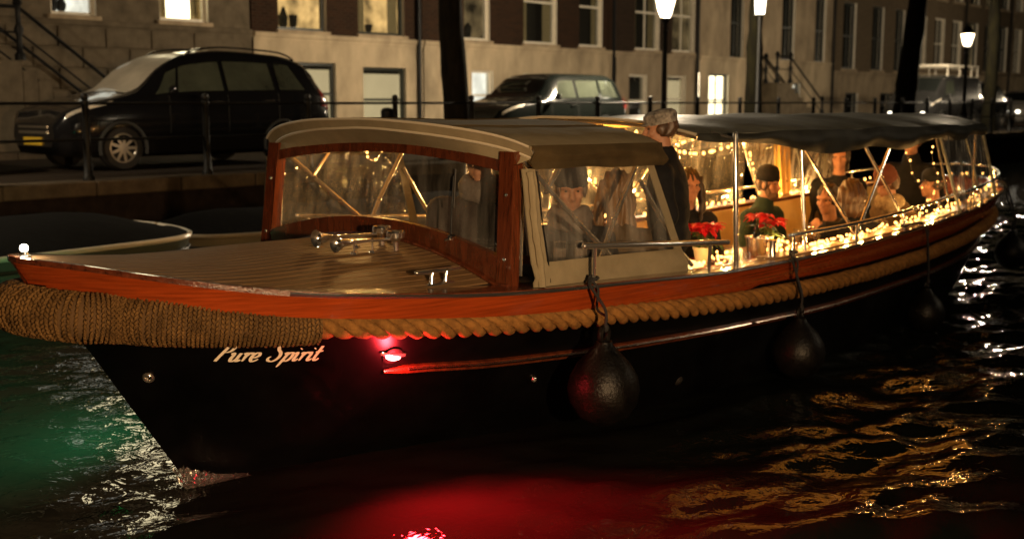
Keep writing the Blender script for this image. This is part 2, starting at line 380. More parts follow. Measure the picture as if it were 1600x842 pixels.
def pieces(parent, name, me, locs, rots=None, scales=None):   # alike pieces sharing one mesh
    out = []
    for i, p in enumerate(locs):
        o = bpy.data.objects.new(name, me); o.parent = parent; o.location = Vector(p) - OFF[parent.name]
        if rots: o.rotation_euler = rots[i]
        if scales: o.scale = scales[i]
        link(o); OFF[o.name] = Vector((0, 0, 0)); out.append(o)
    return out
def thing(name, label, cat, loc, rz, off=(0, 0, 0), group=None):
    o = bpy.data.objects.new(name, None); o.empty_display_size = 0.2
    o.location = loc; o.rotation_euler = (0, 0, rz); o['label'] = label; o['category'] = cat
    if group: o['group'] = group
    link(o); OFF[o.name] = Vector(off); return o
def bthing(name, label, cat, base, group=None): return thing(name, label, cat, BW(*base), TH, base, group)   # given in boat coordinates
def qthing(name, label, cat, base, group=None): return thing(name, label, cat, QW(*base), TH, base, group)   # given in quay coordinates
def structure(name, mb, mats, smooth=False):
    o = bpy.data.objects.new(name, mb.mesh(name, mats, Vector((0, 0, 0)), smooth)); o['kind'] = 'structure'; link(o); OFF[o.name] = Vector((0, 0, 0)); return o
def lamp(parent, name, pos, power, colr, radius=0.02, spot=None, aim=None, blend=0.8):
    d = bpy.data.lights.new(name, 'SPOT' if spot else 'POINT'); d.energy = power; d.color = colr; d.shadow_soft_size = radius
    o = bpy.data.objects.new(name, d); o.parent = parent; o.location = Vector(pos) - OFF[parent.name]
    if spot:
        d.spot_size = R(spot); d.spot_blend = blend
        o.rotation_euler = Vector(aim).to_track_quat('-Z', 'Y').to_euler()
    link(o); return o
def lerp_tab(tab, x):
    if x <= tab[0][0]: return tab[0][1]
    for (a, p), (b, q) in zip(tab, tab[1:]):
        if x <= b: return p + (q - p) * (x - a) / (b - a)
    return tab[-1][1]
def smooth_tab(tab):                                     # monotone-ish cubic through a table
    xs = [a for a, _ in tab]; ys = [b for _, b in tab]; n = len(xs)
    d = [(ys[i + 1] - ys[i]) / (xs[i + 1] - xs[i]) for i in range(n - 1)]
    m = [d[0]] + [0 if d[i - 1] * d[i] <= 0 else 2 * d[i - 1] * d[i] / (d[i - 1] + d[i]) for i in range(1, n - 1)] + [d[-1]]
    def f(x):
        if x <= xs[0]: return ys[0]
        if x >= xs[-1]: return ys[-1]
        i = max(k for k in range(n - 1) if xs[k] <= x); h = xs[i + 1] - xs[i]; t = (x - xs[i]) / h
        return (ys[i] * (1 + 2 * t) * (1 - t) ** 2 + m[i] * h * t * (1 - t) ** 2 + ys[i + 1] * t * t * (3 - 2 * t) + m[i + 1] * h * t * t * (t - 1))
    return f
def spline(pts, n=8):
    pts = [Vector(p) for p in pts]; out = []
    for i in range(len(pts) - 1):
        p0 = pts[max(i - 1, 0)]; p1 = pts[i]; p2 = pts[i + 1]; p3 = pts[min(i + 2, len(pts) - 1)]
        for k in range(n):
            t = k / n
            out.append(0.5 * ((2 * p1) + (p2 - p0) * t + (2 * p0 - 5 * p1 + 4 * p2 - p3) * t * t + (3 * p1 - p0 - 3 * p2 + p3) * t ** 3))
    out.append(pts[-1]); return out
def frange(a, b, n): return [a + (b - a) * i / n for i in range(n + 1)]

# ================================================================== THE BOAT
zg = smooth_tab([(-.86, 1.29), (-.7, 1.265), (-.49, 1.22), (0, 1.13), (.45, 1.08), (1.27, 1.01), (2.27, .965), (3.3, .92), (4.7, .905), (6, .915), (7.8, .96), (9, 1.02), (9.6, 1.05), (11, 1.12)])
Bg = smooth_tab([(-.86, .03), (-.83, .12), (-.7, .32), (-.49, .60), (0, .95), (.45, 1.12), (1.27, 1.25), (2.27, 1.33), (3.3, 1.36), (4.7, 1.33), (6, 1.26), (7.8, 1.13), (9, .98), (9.6, .86), (10.3, .62), (10.75, .36), (10.95, .15), (11, .02)])
Bwl = smooth_tab([(0, .01), (.3, .14), (1.4, .50), (2.4, .80), (3.7, 1.08), (5, 1.16), (6.5, 1.10), (8, .90), (9.3, .52), (10.1, .12), (10.2, .02)])
stemz = smooth_tab([(-.6, .38), (0, 0), (.48, -.31), (.85, -.55), (1.14, -.79), (1.30, -.86)])
hstr = smooth_tab([(-.86, .15), (0, .13), (2, .155), (4, .185), (6, .215), (11, .24)])
def sternz(z): return 10.2 + .72 * z
def hull_u(s, z): return min(1, max(0, (s - stemz(z)) / (sternz(z) - stemz(z))))
def hb_u(u, z):
    zs = zg(-.86 + 11.86 * u); b0 = Bwl(10.2 * u); b1 = Bg(-.86 + 11.86 * u); f = z / zs
    return b0 + (b1 - b0) * max(f, 0) ** .75 if f > 0 else b0 * (1 + f * .55)
def hb(s, z): return hb_u(hull_u(s, z), z)
def hpx(px, py):                         # pixel -> point on the near side of the hull
    y = -0.9
    for _ in range(40):
        p = bp(px, py, y); y = 0.5 * y - 0.5 * hb(p.x, p.z)
    return bp(px, py, y)
bd = lambda s: max(0.0, Bg(s) - lerp_tab([(-.86, .05), (-.4, .145), (.2, .225), (1.4, .245), (3, .245)], s))
crown = smooth_tab([(-.86, 0), (-.5, .03), (0, .08), (.7, .155), (1.4, .205)])
def deckz(s, y):
    b = max(bd(s), .02); q = min(1, abs(y) / b); return zg(s) - .004 + crown(s) * (1 - q * q)

boat = bthing('canal_boat', 'long black canal boat with varnished wooden bow, beige cabin hood and string lights', 'boat', (0, 0, 0))

# hull
us = [0, .003, .008, .016, .03, .05] + frange(.075, .93, 46) + [.95, .965, .98, .99, .997, 1]
mb = MB()
for sg in (-1, 1):
    def fn(u, v):
        sx = -.86 + 11.86 * u; zt = zg(sx) - hstr(sx) + .02; z = -.5 + (zt + .5) * v
        return (stemz(z) + (sternz(z) - stemz(z)) * u, sg * max(0, hb_u(u, z) - .03), z)
    mb.grid(fn, us, frange(0, 1, 18))
hull = part(boat, 'hull', mb, hullm, angle=60)
# mahogany sheer strake, one each side
ss = [-.858, -.845, -.82, -.78, -.72, -.65, -.55, -.45, -.35] + frange(-.25, 10.4, 66) + [10.55, 10.7, 10.82, 10.9, 10.96, 10.99]
for sg in (-1, 1):
    def fn(s, v):
        zt = zg(s) - .022; z = zt - (hstr(s) - .022) * (1 - v)
        sx = s + (1 - v) * (.07 * max(0, 1 - (s + .86) / .6) if s < -.26 else 0)
        return (sx, sg * max(.002, Bg(s) - .012 - .05 * (1 - v) * hstr(s) / .15), z)
    part(boat, 'sheer_strake', MB().slab(fn, ss, frange(0, 1, 3), (0, -sg * .022, 0)), mahog, angle=30)
    def wc(s): return lerp_tab([(-.86, .06), (-.4, .15), (.2, .23), (1.4, .25), (2.4, .25), (3.0, .20), (9.6, .20), (10.5, .12), (11, .1)], s)
    def fc(s, v): return (s, sg * max(0, Bg(s) - wc(s) * v), zg(s) + .004 * math.sin(math.pi * v))
    part(boat, 'gunwale_cap', MB().slab(fc, ss, frange(0, 1, 4), (0, 0, -.026)), mahog_cap, angle=30)
    pts = [(s, sg * (Bg(s) + .006), zg(s) - .014) for s in frange(.0, 10.4, 100)]
    part(boat, 'trim_strip', MB().tube(pts, .0105, 6), chrome)
# foredeck of separate planks over dark caulking
deck = part(boat, 'foredeck', MB().grid(lambda s, v: (s, v * bd(s), deckz(s, v * bd(s)) - .006), [-.85, -.8, -.7, -.6] + frange(-.5, 1.42, 20), frange(-1, 1, 24)), caulk)
def bd_inv(y):
    a, b = -.86, 1.5
    if bd(b) < y: return None
    for _ in range(40):
        m = (a + b) / 2
        if bd(m) < y: a = m
        else: b = m
    return b
PWID = .056
for k in range(-22, 23):
    y0, y1 = (k - .5) * PWID + .0055, (k + .5) * PWID - .0055
    s0, s1 = bd_inv(abs(y0) + .004), bd_inv(abs(y1) + .004)
    if s0 is None or s1 is None or max(s0, s1) > 1.3: continue
    def fn(t, v):
        y = y0 + (y1 - y0) * v; st = s0 + (s1 - s0) * v; s = st + (1.40 - st) * t
        return (s, y, deckz(s, y) + .001)
    part(deck, 'deck_plank', MB().slab(fn, [0, .05, .12, .25, .4, .55, .7, .85, 1], [0, 1], (0, 0, -.012)), teak, smooth=False)
# water beads on the bow cap
mb = MB()
for _ in range(520):
    s = -.84 + 2.1 * random.random() ** 1.9; y = -(Bg(s) - .012 - .07 * random.random()); r = random.choice((.0012, .0016, .002, .003))
    mb.ell((s, y, zg(s) + .002), (r, r, r * .7), 5, 4)
part(boat, 'water_beads', mb, clear('water_bead', (.95, .95, .95), film=.0, rough=.02, gl=2.5), kind='stuff')

# bow fender: a thick tube of crocheted rope bent around the stem
fz = smooth_tab([(-.95, 1.035), (-.5, 1.0), (0, .94), (.4, .895)])
path = []
for s in (.20, .06, -.10, -.26, -.42, -.54): path.append((s, -(hb(s + .06, fz(s)) + .045), fz(s)))
path += [(-.70, -.30, 1.02), (-.80, -.13, 1.035), (-.83, 0, 1.04)]
path = path + [(a, -b, c) for a, b, c in reversed(path[:-1])]
cl = spline(path, 12)
L = [0]
for a, b in zip(cl, cl[1:]): L.append(L[-1] + (b - a).length)
def frad(t): return .068 + .044 * min(1, min(t, L[-1] - t) / .75) ** .7
def along(t):
    t = min(max(t, 0), L[-1] - 1e-6); i = max(k for k in range(len(L) - 1) if L[k] <= t)
    q = (t - L[i]) / (L[i + 1] - L[i]); p = cl[i].lerp(cl[i + 1], q); return p, (cl[i + 1] - cl[i]).normalized()
core = part(boat, 'bow_fender', MB().tube([along(t)[0] for t in frange(0, L[-1], 60)], [frad(t) * .93 for t in frange(0, L[-1], 60)], 20), fend_in)
mb = MB(); n_col = int(L[-1] / .0205); E6 = MB().ell((0, 0, 0), (1, 1, 1), 6, 4)
for i in range(n_col):
    t = (i + .5) * .0205 + random.uniform(-.0015, .0015); p, d = along(t); out = d.cross(Vector((0, 0, 1))).normalized(); up = out.cross(d).normalized(); rr = frad(t)
    nr = max(12, int(2 * math.pi * rr / .0215))
    for k in range(nr):
        a = 2 * math.pi * (k + (.5 if i % 2 else 0) + random.uniform(-.1, .1)) / nr
        rad = out * math.cos(a) + up * math.sin(a); tan = -out * math.sin(a) + up * math.cos(a)
        sk = (.55 if i % 2 else -.55) + random.uniform(-.12, .12)
        ax1 = (tan + d * sk).normalized(); ax2 = rad.cross(ax1).normalized()
        r0 = rr + random.uniform(-.003, .003)
        M = Matrix(((ax1.x * .0155, ax2.x * .0078, rad.x * .0095, 0), (ax1.y * .0155, ax2.y * .0078, rad.y * .0095, 0), (ax1.z * .0155, ax2.z * .0078, rad.z * .0095, 0), (0, 0, 0, 1)))
        M.translation = p + rad * r0
        mb.add(E6.v, E6.f, 0, M)
part(core, 'rope_stitches', mb, fendm, kind='stuff')

# three-strand rope rub along the whole side
def rope_c(s, sg):
    z = zg(s) - hstr(s) - .052; return Vector((s, sg * (hb(s, z) + .022), z))
for sg in (-1, 1):
    rope = None
    sA, sB = .10, 10.6
    P = [rope_c(s, sg) for s in frange(sA, sB, 460)]
    for st in range(3):
        pts, ln = [], 0
        for i, p in enumerate(P):
            if i: ln += (p - P[i - 1]).length
            d = (P[min(i + 1, len(P) - 1)] - P[max(i - 1, 0)]).normalized(); out = d.cross(Vector((0, 0, 1))).normalized() * (1 if sg < 0 else -1); up = Vector((0, 0, 1))
            a = -sg * -2 * math.pi * ln / .30 + st * 2 * math.pi / 3
            pts.append(p + (out * math.cos(a) + up * math.sin(a)) * .0335)
        pts = [p + Vector((0, 0, .007 * noise.noise(Vector((p.x * 1.7, sg, 0))))) + Vector((noise.noise(p * 9), noise.noise(p * 9 + Vector((5, 0, 0))), noise.noise(p * 9 + Vector((0, 5, 0))))) * .004 for p in pts]
        m_ = MB().tube(pts, [.0300 + .0045 * noise.noise(p * 6 + Vector((st * 7, 0, 0))) for p in pts], 9)
        if rope is None: rope = part(boat, 'rope_rub', m_, ropem)
        else: part(rope, 'rope_strand', m_, ropem)
    # metal-capped rubbing strake lower down
    zr = smooth_tab([(.5, .60), (.75, .60), (1.34, .555), (2.42, .51), (3.4, .49), (5, .455), (6.4, .455), (8.2, .47), (10.3, .55)])
    pts = [(s, sg * (hb(s, zr(s)) - .026), zr(s)) for s in frange(.70, 10.2, 80)]
    part(boat, 'rub_rail', MB().tube([Vector(p) + Vector((0, sg * .012, 0)) for p in pts], [.010] + [.026] * 79 + [.012], 8), mahog_dk)
    part(boat, 'rub_strip', MB().tube([Vector(p) + Vector((0, sg * .037, .004)) for p in pts[1:]], .0095, 6), brassy)

# name on the bow, painted letters (each a thin letter on the hull)
GL = {
 'P': [[(.10, .02), (.16, .35), (.24, .72), (.28, .98)], [(.06, .86), (.20, 1.0), (.42, 1.02), (.52, .84), (.44, .60), (.22, .52)]],
 'u': [[(0, .42), (.07, .50), (.11, .40), (.08, .18), (.12, .03), (.22, .04), (.32, .22)], [(.36, .50), (.32, .22), (.34, .03), (.42, .05), (.47, .12)]],
 'r': [[(0, .42), (.08, .50), (.11, .38), (.08, .02)], [(.10, .30), (.20, .48), (.30, .50), (.32, .42)]],
 'e': [[(.02, .22), (.18, .25), (.28, .36), (.24, .49), (.13, .50), (.03, .36), (.03, .14), (.12, .01), (.24, .05), (.33, .15)]],
 'S': [[(.50, .86), (.44, 1.0), (.28, 1.02), (.16, .88), (.22, .68), (.36, .52), (.42, .30), (.34, .08), (.18, 0), (.02, .08), (.00, .22), (.08, .28)]],
 'p': [[(.02, .42), (.10, .50), (.13, .38), (.08, .0), (.02, -.34)], [(.12, .34), (.24, .50), (.36, .46), (.38, .22), (.28, .03), (.16, .04), (.11, .14)]],
 'i': [[(0, .42), (.07, .50), (.10, .38), (.08, .12), (.13, .02), (.20, .06), (.25, .14)], [(.12, .70), (.145, .735)]],
 't': [[(.14, .86), (.11, .5), (.09, .14), (.15, .02), (.24, .05), (.30, .14)], [(-.02, .52), (.12, .53), (.30, .58)]],
}
ADV = {'P': .56, 'u': .50, 'r': .34, 'e': .36, 'S': .56, 'p': .46, 'i': .27, 't': .34, ' ': .36}
pL, pR = hpx(336, 566), hpx(502, 564)
word = 'Pure Spirit'; tot = sum(ADV[c] for c in word); x = 0
ks = (pR.x - pL.x) / tot; kz = .098
for ch in word:
    if ch in GL:
        mb = MB()
        for st in GL[ch]:
            pts = spline([(a, b, 0) for a, b in st], 6); w = .052 if len(st) > 2 else .06
            Lp, Rp = [], []
            for i, p in enumerate(pts):
                d = (pts[min(i + 1, len(pts) - 1)] - pts[max(i - 1, 0)]).normalized()
                t = i / (len(pts) - 1); ww = w * (.62 + .75 * abs(d.y)) * (1 - .45 * max(0, (t - .75) * 4) * (len(st) > 2)); nn = Vector((-d.y, d.x, 0))
                for side, lst in ((1, Lp), (-1, Rp)):
                    q = p + nn * (ww * side); q.x += q.y * .10
                    f = (x + q.x) / tot; s = pL.x + (x + q.x) * ks; z = pL.z + (pR.z - pL.z) * f + q.y * kz
                    lst.append((s, -(hb(s, z) - .030 + .0035), z))
            k = len(Lp); mb.add(Lp + Rp, [(i, i + 1, k + i + 1, k + i) for i in range(k - 1)])
        part(boat, 'name_letter', mb, white_p, smooth=False)
    x += ADV[ch]

def on_hull(p, out=0.0):
    e = .02
    n = Vector((-(hb(p.x + e, p.z) - hb(p.x - e, p.z)) / (2 * e), -1, (hb(p.x, p.z + e) - hb(p.x, p.z - e)) / (2 * e))); n.normalize()
    n = Vector((n.x, n.y, -abs(n.z)))
    q = n.to_track_quat('Z', 'Y').to_matrix().to_4x4(); q.translation = Vector((p.x, -(hb(p.x, p.z) - .03), p.z)) + n * out
    return q, n
for px_, py_, r0 in ((237, 591, .030), (840, 593, .017)):
    M, n = on_hull(hpx(px_, py_))
    part(boat, 'hull_fitting', MB().lathe([(r0 * .42, .001), (r0 * .5, .010), (r0 * .8, .012), (r0, .006), (r0 * 1.03, 0)], 18, M), steel)
# port sidelight
pl = hpx(619, 556); M, n = on_hull(pl)
sl = part(boat, 'sidelight', MB().lathe([(.055, 0), (.055, .008), (.042, .014)], 20, M @ Matrix.Scale(1.0, 4)), iron)
tq = M.to_3x3(); fx = Vector((1, 0, 0)); fx = (fx - n * fx.dot(n)).normalized()
part(sl, 'lens', MB().ell((0, 0, 0), (.045, .021, .018), 14, 9, Matrix.Translation(M.translation + n * .014) @ Matrix((fx, n.cross(fx).normalized(), n)).transposed().to_4x4()), red_core)
brow = [M.translation + fx * (.075 * math.sin(a)) + n * (.012 + .02 * math.cos(a)) + Vector((0, 0, .024 - .004 * a * a)) for a in frange(-1.4, 1.4, 14)]
part(sl, 'hood', MB().tube(brow, .0045, 6, flat=2.2), steel)
lamp(sl, 'sidelight_beam', M.translation + n * .11, 26.0, (1, .03, .04), .03)
lamp(sl, 'sidelight_beam', M.translation + n * .10, 1900.0, (1, .008, .012), .15, spot=128, aim=(n.x + .16, n.y, -.36), blend=1.0)
# starboard sidelight (far side of the bow)
gs = .35; gz = .72; gy = hb(gs, gz) - .03
gl_ = part(boat, 'sidelight', MB().ell((gs, gy + .01, gz), (.05, .02, .022), 12, 8), iron)
part(gl_, 'lens', MB().ell((gs - .01, gy + .03, gz), (.04, .018, .016), 12, 8), green_m)
g1 = lamp(gl_, 'sidelight_beam', (gs - .03, gy + .10, gz - .01), 330.0, (.02, 1.0, .40), .03, spot=150, aim=(-.75, .75, -.42), blend=.8)
# white bow lamp
bw_ = part(boat, 'bow_lamp', MB().lathe([(.030, 0), (.030, .008), (.018, .012), (.014, .028)], 14, Matrix.Translation((-.80, 0, zg(-.8) + .002))), chrome)
part(bw_, 'lamp_globe', MB().ell((-.80, 0, zg(-.8) + .045), (.019, .019, .019), 14, 10), bow_m)
lamp(bw_, 'bow_lamp_light', (-.80, 0, zg(-.8) + .05), 12.0, (1, .86, .62), .019)

# foredeck fittings: cleat and a pair of trumpet horns
def fit(px_, py_, y): return bp(px_, py_, y)
cx_, cyy = 1.0, -.93; cz_ = deckz(cx_, cyy)
ct = part(boat, 'deck_cleat', MB().bbox((cx_ - .095, cyy - .028, cz_ - .004), (cx_ + .095, cyy + .028, cz_ + .010), .006), chrome)
part(ct, 'cleat_bar', MB().tube([(cx_ - .165, cyy, cz_ + .077), (cx_ + .145, cyy, cz_ + .072)], .0135, 10, round_ends=True), chrome)
for dx in (-.062, .045): part(ct, 'cleat_post', MB().tube([(cx_ + dx, cyy, cz_), (cx_ + dx + .012, cyy, cz_ + .074)], [.016, .012], 10), chrome)
def horn(b, e):
    b, e = Vector(b), Vector(e); d = (e - b).normalized(); q = (-d).to_track_quat('Z', 'Y').to_matrix().to_4x4(); q.translation = e; ln = (e - b).length
    prof = [(.006, 0), (.009, .02), (.010, ln * .5), (.013, ln * .75), (.024, ln * .88), (.042, ln - .004), (.050, ln + .004), (.047, ln + .002), (.036, ln - .006), (.016, ln * .9), (.008, ln * .8)]
    h = part(boat, 'horn', MB().lathe(prof, 18, q), chrome)
    c = MB().lathe([(.02, -.04), (.034, -.024), (.052, -.014), (.055, .014), (.048, .024), (.036, .014), (.014, .012), (0.0003, .012)], 18, Matrix.Translation(e + Vector((.015, 0, .02))))
    c.tube([e + Vector((.015, 0, -.01)), (e.x + .015, e.y, deckz(e.x, e.y))], .018, 10); part(h, 'horn_driver', c, chrome)
    for t in (.30, .62):
        p = b.lerp(e, t); z0 = deckz(p.x, p.y)
        part(h, 'horn_bracket', MB().lathe([(.022, 0), (.016, .012), (.006, .016), (.005, p.z - z0 - .006)], 10, Matrix.Translation((p.x, p.y, z0))).tube([(p.x, p.y - .013, p.z), (p.x, p.y, p.z + .014), (p.x, p.y + .013, p.z), (p.x, p.y, p.z - .014), (p.x, p.y - .013, p.z)], .004, 6), chrome)
def hz(s, y): return (s, y, deckz(s, y) + .068)
horn(hz(.70, -.28), hz(1.14, -.30)); horn(hz(.72, -.42), hz(1.13, -.43))

# windscreen
def wsx(z): return 1.37 + (z - 1.0) * .10
zbt = lambda y: 1.312 - .150 * (y / 1.03) ** 2
ztb = lambda y: 1.705 - .085 * (abs(y) / 1.03) ** 2
ysw = frange(-1.03, 1.03, 24)
wsf = part(boat, 'windscreen', MB().slab(lambda y, v: (wsx(0) - .0 + .09 + .0 * v - .012, y, deckz(1.40, y) - .02 + (zbt(y) - deckz(1.40, y) + .02) * v), ysw, [0, 1], (.055, 0, 0)), mahog_dk)
part(wsf, 'lower_bead', MB().tube([(wsx(zbt(y)) - .028, y, zbt(y) - .01) for y in ysw], .012, 8), mahog_dk)
part(wsf, 'deck_moulding', MB().tube([(1.335, y, deckz(1.34, y) + .008) for y in frange(-1.12, 1.12, 24)], .014, 8), mahog_dk)
for sg in (-1, 1):
    def fn(z, v): return (wsx(z) - .035 + .07 * (v > .5), sg * (1.035 if v in (0, 1) else 1.145) + 0 * z, z)
    m_ = MB(); zs_ = [zg(1.37) - .01, 1.12, 1.3, 1.5, 1.735]
    m_.slab(lambda z, v: (wsx(z) - .035, sg * (1.028 + .105 * v - .05 * (z - 1.0)), z), zs_, [0, .12, .5, .88, 1], (.07, 0, 0))
    part(wsf, 'windscreen_post', m_, mahog_mid, angle=25)
    for z_ in (1.50, 1.15): part(wsf, 'post_screw', MB().ell((wsx(z_) - .034, sg * (1.085 - .05 * (z_ - 1)), z_), (.008, .012, .012), 8, 6), chrome)
part(wsf, 'top_beam', MB().slab(lambda y, v: (wsx(1.74) - .035, y, ztb(y) + .062 * v), frange(-1.10, 1.10, 24), [0, 1], (.07, 0, 0)), mahog_dk)
part(wsf, 'glass', MB().grid(lambda y, v: (wsx(zbt(y) + (ztb(y) - zbt(y)) * v), y * .995, zbt(y) - .006 + (ztb(y) - zbt(y) + .012) * v), ysw, frange(0, 1, 4)), glass)
wp = Vector((wsx(1.3) - .03, -.665, zbt(-.665) - .005)); wt = Vector((wsx(1.58) - .024, -.64, 1.585))
wi = part(wsf, 'wiper', MB().cap(wp, wp + Vector((-.02, 0, .0)), .016).tube([wp + Vector((-.015, 0, 0)), wp.lerp(wt, .5) + Vector((-.012, 0, 0)), wt], .0055, 6), iron)
part(wi, 'wiper_blade', MB().tube([wt + Vector((.004, -.012, .04)), wt + Vector((.004, .004, -.18))], .0065, 6), rubber)
part(wi, 'wiper_spindle', MB().tube([wp + Vector((-.03, -.01, -.012)), wp + Vector((-.03, .03, -.02))], .008, 6), chrome)

st_c = Vector((1.86, -.52, 1.10)); st_ax = Vector((-.75, 0, .66)).normalized(); sa, sb_ = cross_frame(st_ax)
sw = part(boat, 'steering_wheel', MB().tube([st_c + (sa * math.cos(a) + sb_ * math.sin(a)) * .19 for a in frange(0, 6.2832, 28)], .012, 8), mahog_dk)
part(sw, 'spokes', MB().tube([st_c + sa * .19, st_c - sa * .19], .008, 6).tube([st_c + sb_ * .19, st_c - sb_ * .19], .008, 6).tube([st_c, st_c - st_ax * .2], .02, 8), steel)
part(boat, 'dashboard', MB().slab(lambda y, v: (1.47 + .24 * v, y, 1.16 - .03 * v), [-1.0, -.5, 0, .5, 1.0], [0, .5, 1], (0, 0, -.05)), mahog_dk)
for y_ in (-.75, -.28): part(boat, 'gauge', MB().lathe([(.05, 0), (.05, .03), (.042, .034), (.0003, .032)], 16, Matrix.Translation((1.62, y_, 1.14))), chrome)
# cabin hood
HW = 1.17
def sfr(y): return 1.20 + .25 * (abs(y) / HW) ** 2.2
def hoodz(s, y):
    q = abs(y) / HW; return 1.905 - .105 * q ** 2.2 - .035 * q ** 9 - .012 * max(0, s - 1.4) + .004 * noise.noise(Vector((s * 3, y * 3, 0))) - .010 * math.sin(math.pi * min(1, max(0, (s - 1.5) / 1.2))) * (1 - q)
def hoodp(y, v):
    s = sfr(y) + (2.68 - sfr(y)) * v; return (s, y, hoodz(s, y))
yh = frange(-HW, HW, 36)
hood = part(boat, 'cabin_hood', MB().slab(hoodp, yh, frange(0, 1, 14), (0, 0, -.008)), canvas)
for q_ in (-.62, .0, .62): part(hood, 'hood_seam', MB().tube([Vector(hoodp(q_ * HW, v)) + Vector((0, 0, .002)) for v in frange(0, 1, 16)], .0045, 5), canvas_brn_shade)
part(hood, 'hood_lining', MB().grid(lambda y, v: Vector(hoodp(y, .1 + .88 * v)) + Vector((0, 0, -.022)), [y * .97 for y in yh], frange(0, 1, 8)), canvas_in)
fe = [Vector(hoodp(y, 0)) for y in yh]
part(hood, 'front_valance', MB().slab(lambda y, v: Vector(hoodp(y, 0)) + Vector((.045 * v, 0, -.075 * v * (.75 + .25 * abs(y) / HW))), yh, frange(0, 1, 3), (.008, 0, 0)), canvas)
part(hood, 'stitched_edge', MB().tube([p + Vector((-.004, 0, -.002)) for p in fe], .008, 6), piping)
part(hood, 'valance_piping', MB().tube([p + Vector((.044, 0, -.072 * (.75 + .25 * abs(p.y) / HW))) for p in fe], .009, 6), piping)
part(hood, 'front_lining', MB().grid(lambda y, v: (Vector(hoodp(y, 0)) + Vector((.05, 0, -.06))).lerp(Vector((wsx(1.74) - .03, y * .93, ztb(y * .93) + .05)), v), yh, frange(0, 1, 3)), canvas)
for sg in (-1, 1):
    def fv(s, v):
        w = .07 * noise.noise(Vector((s * 2.6, v * 2.2, 3 + sg))) + .016 * math.sin(s * 6 + v * 4)
        return (s, sg * (HW + .035 * math.sin(math.pi * min(1, v * .9)) + w * v ** .7), hoodz(s, HW) + .004 - (.122 + .022 * (s - 1.47) / 1.27 + .005 * math.sin(s * 9)) * v)
    part(hood, 'side_valance', MB().slab(fv, frange(1.47, 2.70, 26), frange(0, 1, 7), (0, -sg * .008, 0)), canvas_brn_shade)
    part(hood, 'rear_valance', MB().slab(lambda y, v: (2.685 + .02 * v, sg * y, hoodz(2.68, y) - .002 - .10 * v * (y / HW)), frange(.45, HW, 8), frange(0, 1, 3), (.008, 0, 0)), canvas_brn_shade)
    # side curtain with a clear window
    def fp(a, b):
        s = 1.42 + (2.93 - .29 * b - 1.42) * a; z0 = zg(s) + .004; z = z0 + (1.64 - z0) * b
        return Vector((s, sg * (1.235 - .09 * b + .006 * noise.noise(Vector((a * 5, b * 4, sg)))), z))
    cur = part(hood, 'side_curtain', MB().slab(lambda a, b: fp(a, b) + Vector((0, sg * (.016 * math.sin(a * 7 + 1) + .018 * noise.noise(Vector((a * 7, b * 16, 2)))) * math.sin(math.pi * b / .205), 0)), frange(0, 1, 24), frange(0, .205, 5), (0, -sg * .008, 0)), canvas)
    m_ = MB().slab(lambda a, b: fp(a, b) + Vector((0, 0, .003)), frange(0, .085, 2), frange(.2, 1, 8), (0, -sg * .008, 0))
    part(cur, 'curtain_border', m_, canvas)
    part(cur, 'curtain_border', MB().slab(lambda a, b: fp(a, b), frange(.945, 1, 2), frange(.2, 1, 8), (0, -sg * .008, 0)), canvas)
    part(cur, 'curtain_roll', MB().tube([fp(.035, b) + Vector((.004 * math.sin(b * 9), sg * .012, 0)) for b in frange(0, .98, 14)], [.022 + .004 * math.sin(i * 2.3) for i in range(15)], 8), canvas)
    part(cur, 'zip', MB().tube([fp(.088, b) + Vector((0, sg * .006, 0)) for b in frange(.03, .98, 10)], .004, 5), iron)
    part(cur, 'clear_window', MB().grid(lambda a, b: fp(a, b) + Vector((0, -sg * .004, 0)), frange(.08, .95, 16), frange(.2, 1, 10)), vinyl)
    # stainless frame under the hood
    y = sg * 1.07
    fr = part(hood, 'hood_frame', MB().tube([(1.50, sg * 1.08, 1.69), (1.98, y, 1.32), (2.42, y, 1.0)], 0.0165, 8), steel)
    part(fr, 'frame_tube', MB().tube([(2.60, y, 1.66), (2.35, y, 1.30), (2.18, y, .98)], 0.0165, 8), steel)
    part(fr, 'frame_tube', MB().tube([(1.90, y * .98, 1.68), (1.74, y * .98, 1.50)], 0.014, 8), steel)
    part(fr, 'frame_tube', MB().tube([(2.60, y * 1.01, 1.52), (2.95, y * 1.05, 1.08), (3.12, y * 1.06, .94)], .015, 8), steel)
    part(fr, 'frame_tube', MB().tube([(1.50, y * 1.01, 1.55), (1.47, y * 1.02, 1.05)], .010, 8), steel)
    part(fr, 'frame_joint', MB().ell((1.98, y, 1.32), (.022, .02, .022), 8, 6).ell((2.35, y, 1.30), (.022, .02, .022), 8, 6).ell((1.74, y * .98, 1.5), (.018, .016, .018), 8, 6).ell((1.50, y, 1.52), (.02, .018, .022), 8, 6), chrome)
for s_ in (1.95, 2.62):
    part(hood, 'hood_bow', MB().tube([(s_, y, hoodz(s_, y) - .035) for y in frange(-1.12, 1.12, 20)], .012, 8), steel)

for sg in (-1, 1):
    part(boat, 'side_deck_glow', MB().slab(lambda s, v: (s, sg * (Bg(s) - .055 - .14 * v), zg(s) + .012), frange(3.9, 10.2, 40), frange(0, 1, 3), (0, 0, -.010)), pm('lit_side_deck_wood_%d' % (sg + 2), (.30, .17, .07), .4, var=.35, scale=3, stretch=(1, 12, 1), coat=.3))  # added lighter strip; glow of the string lights put into the wood colour
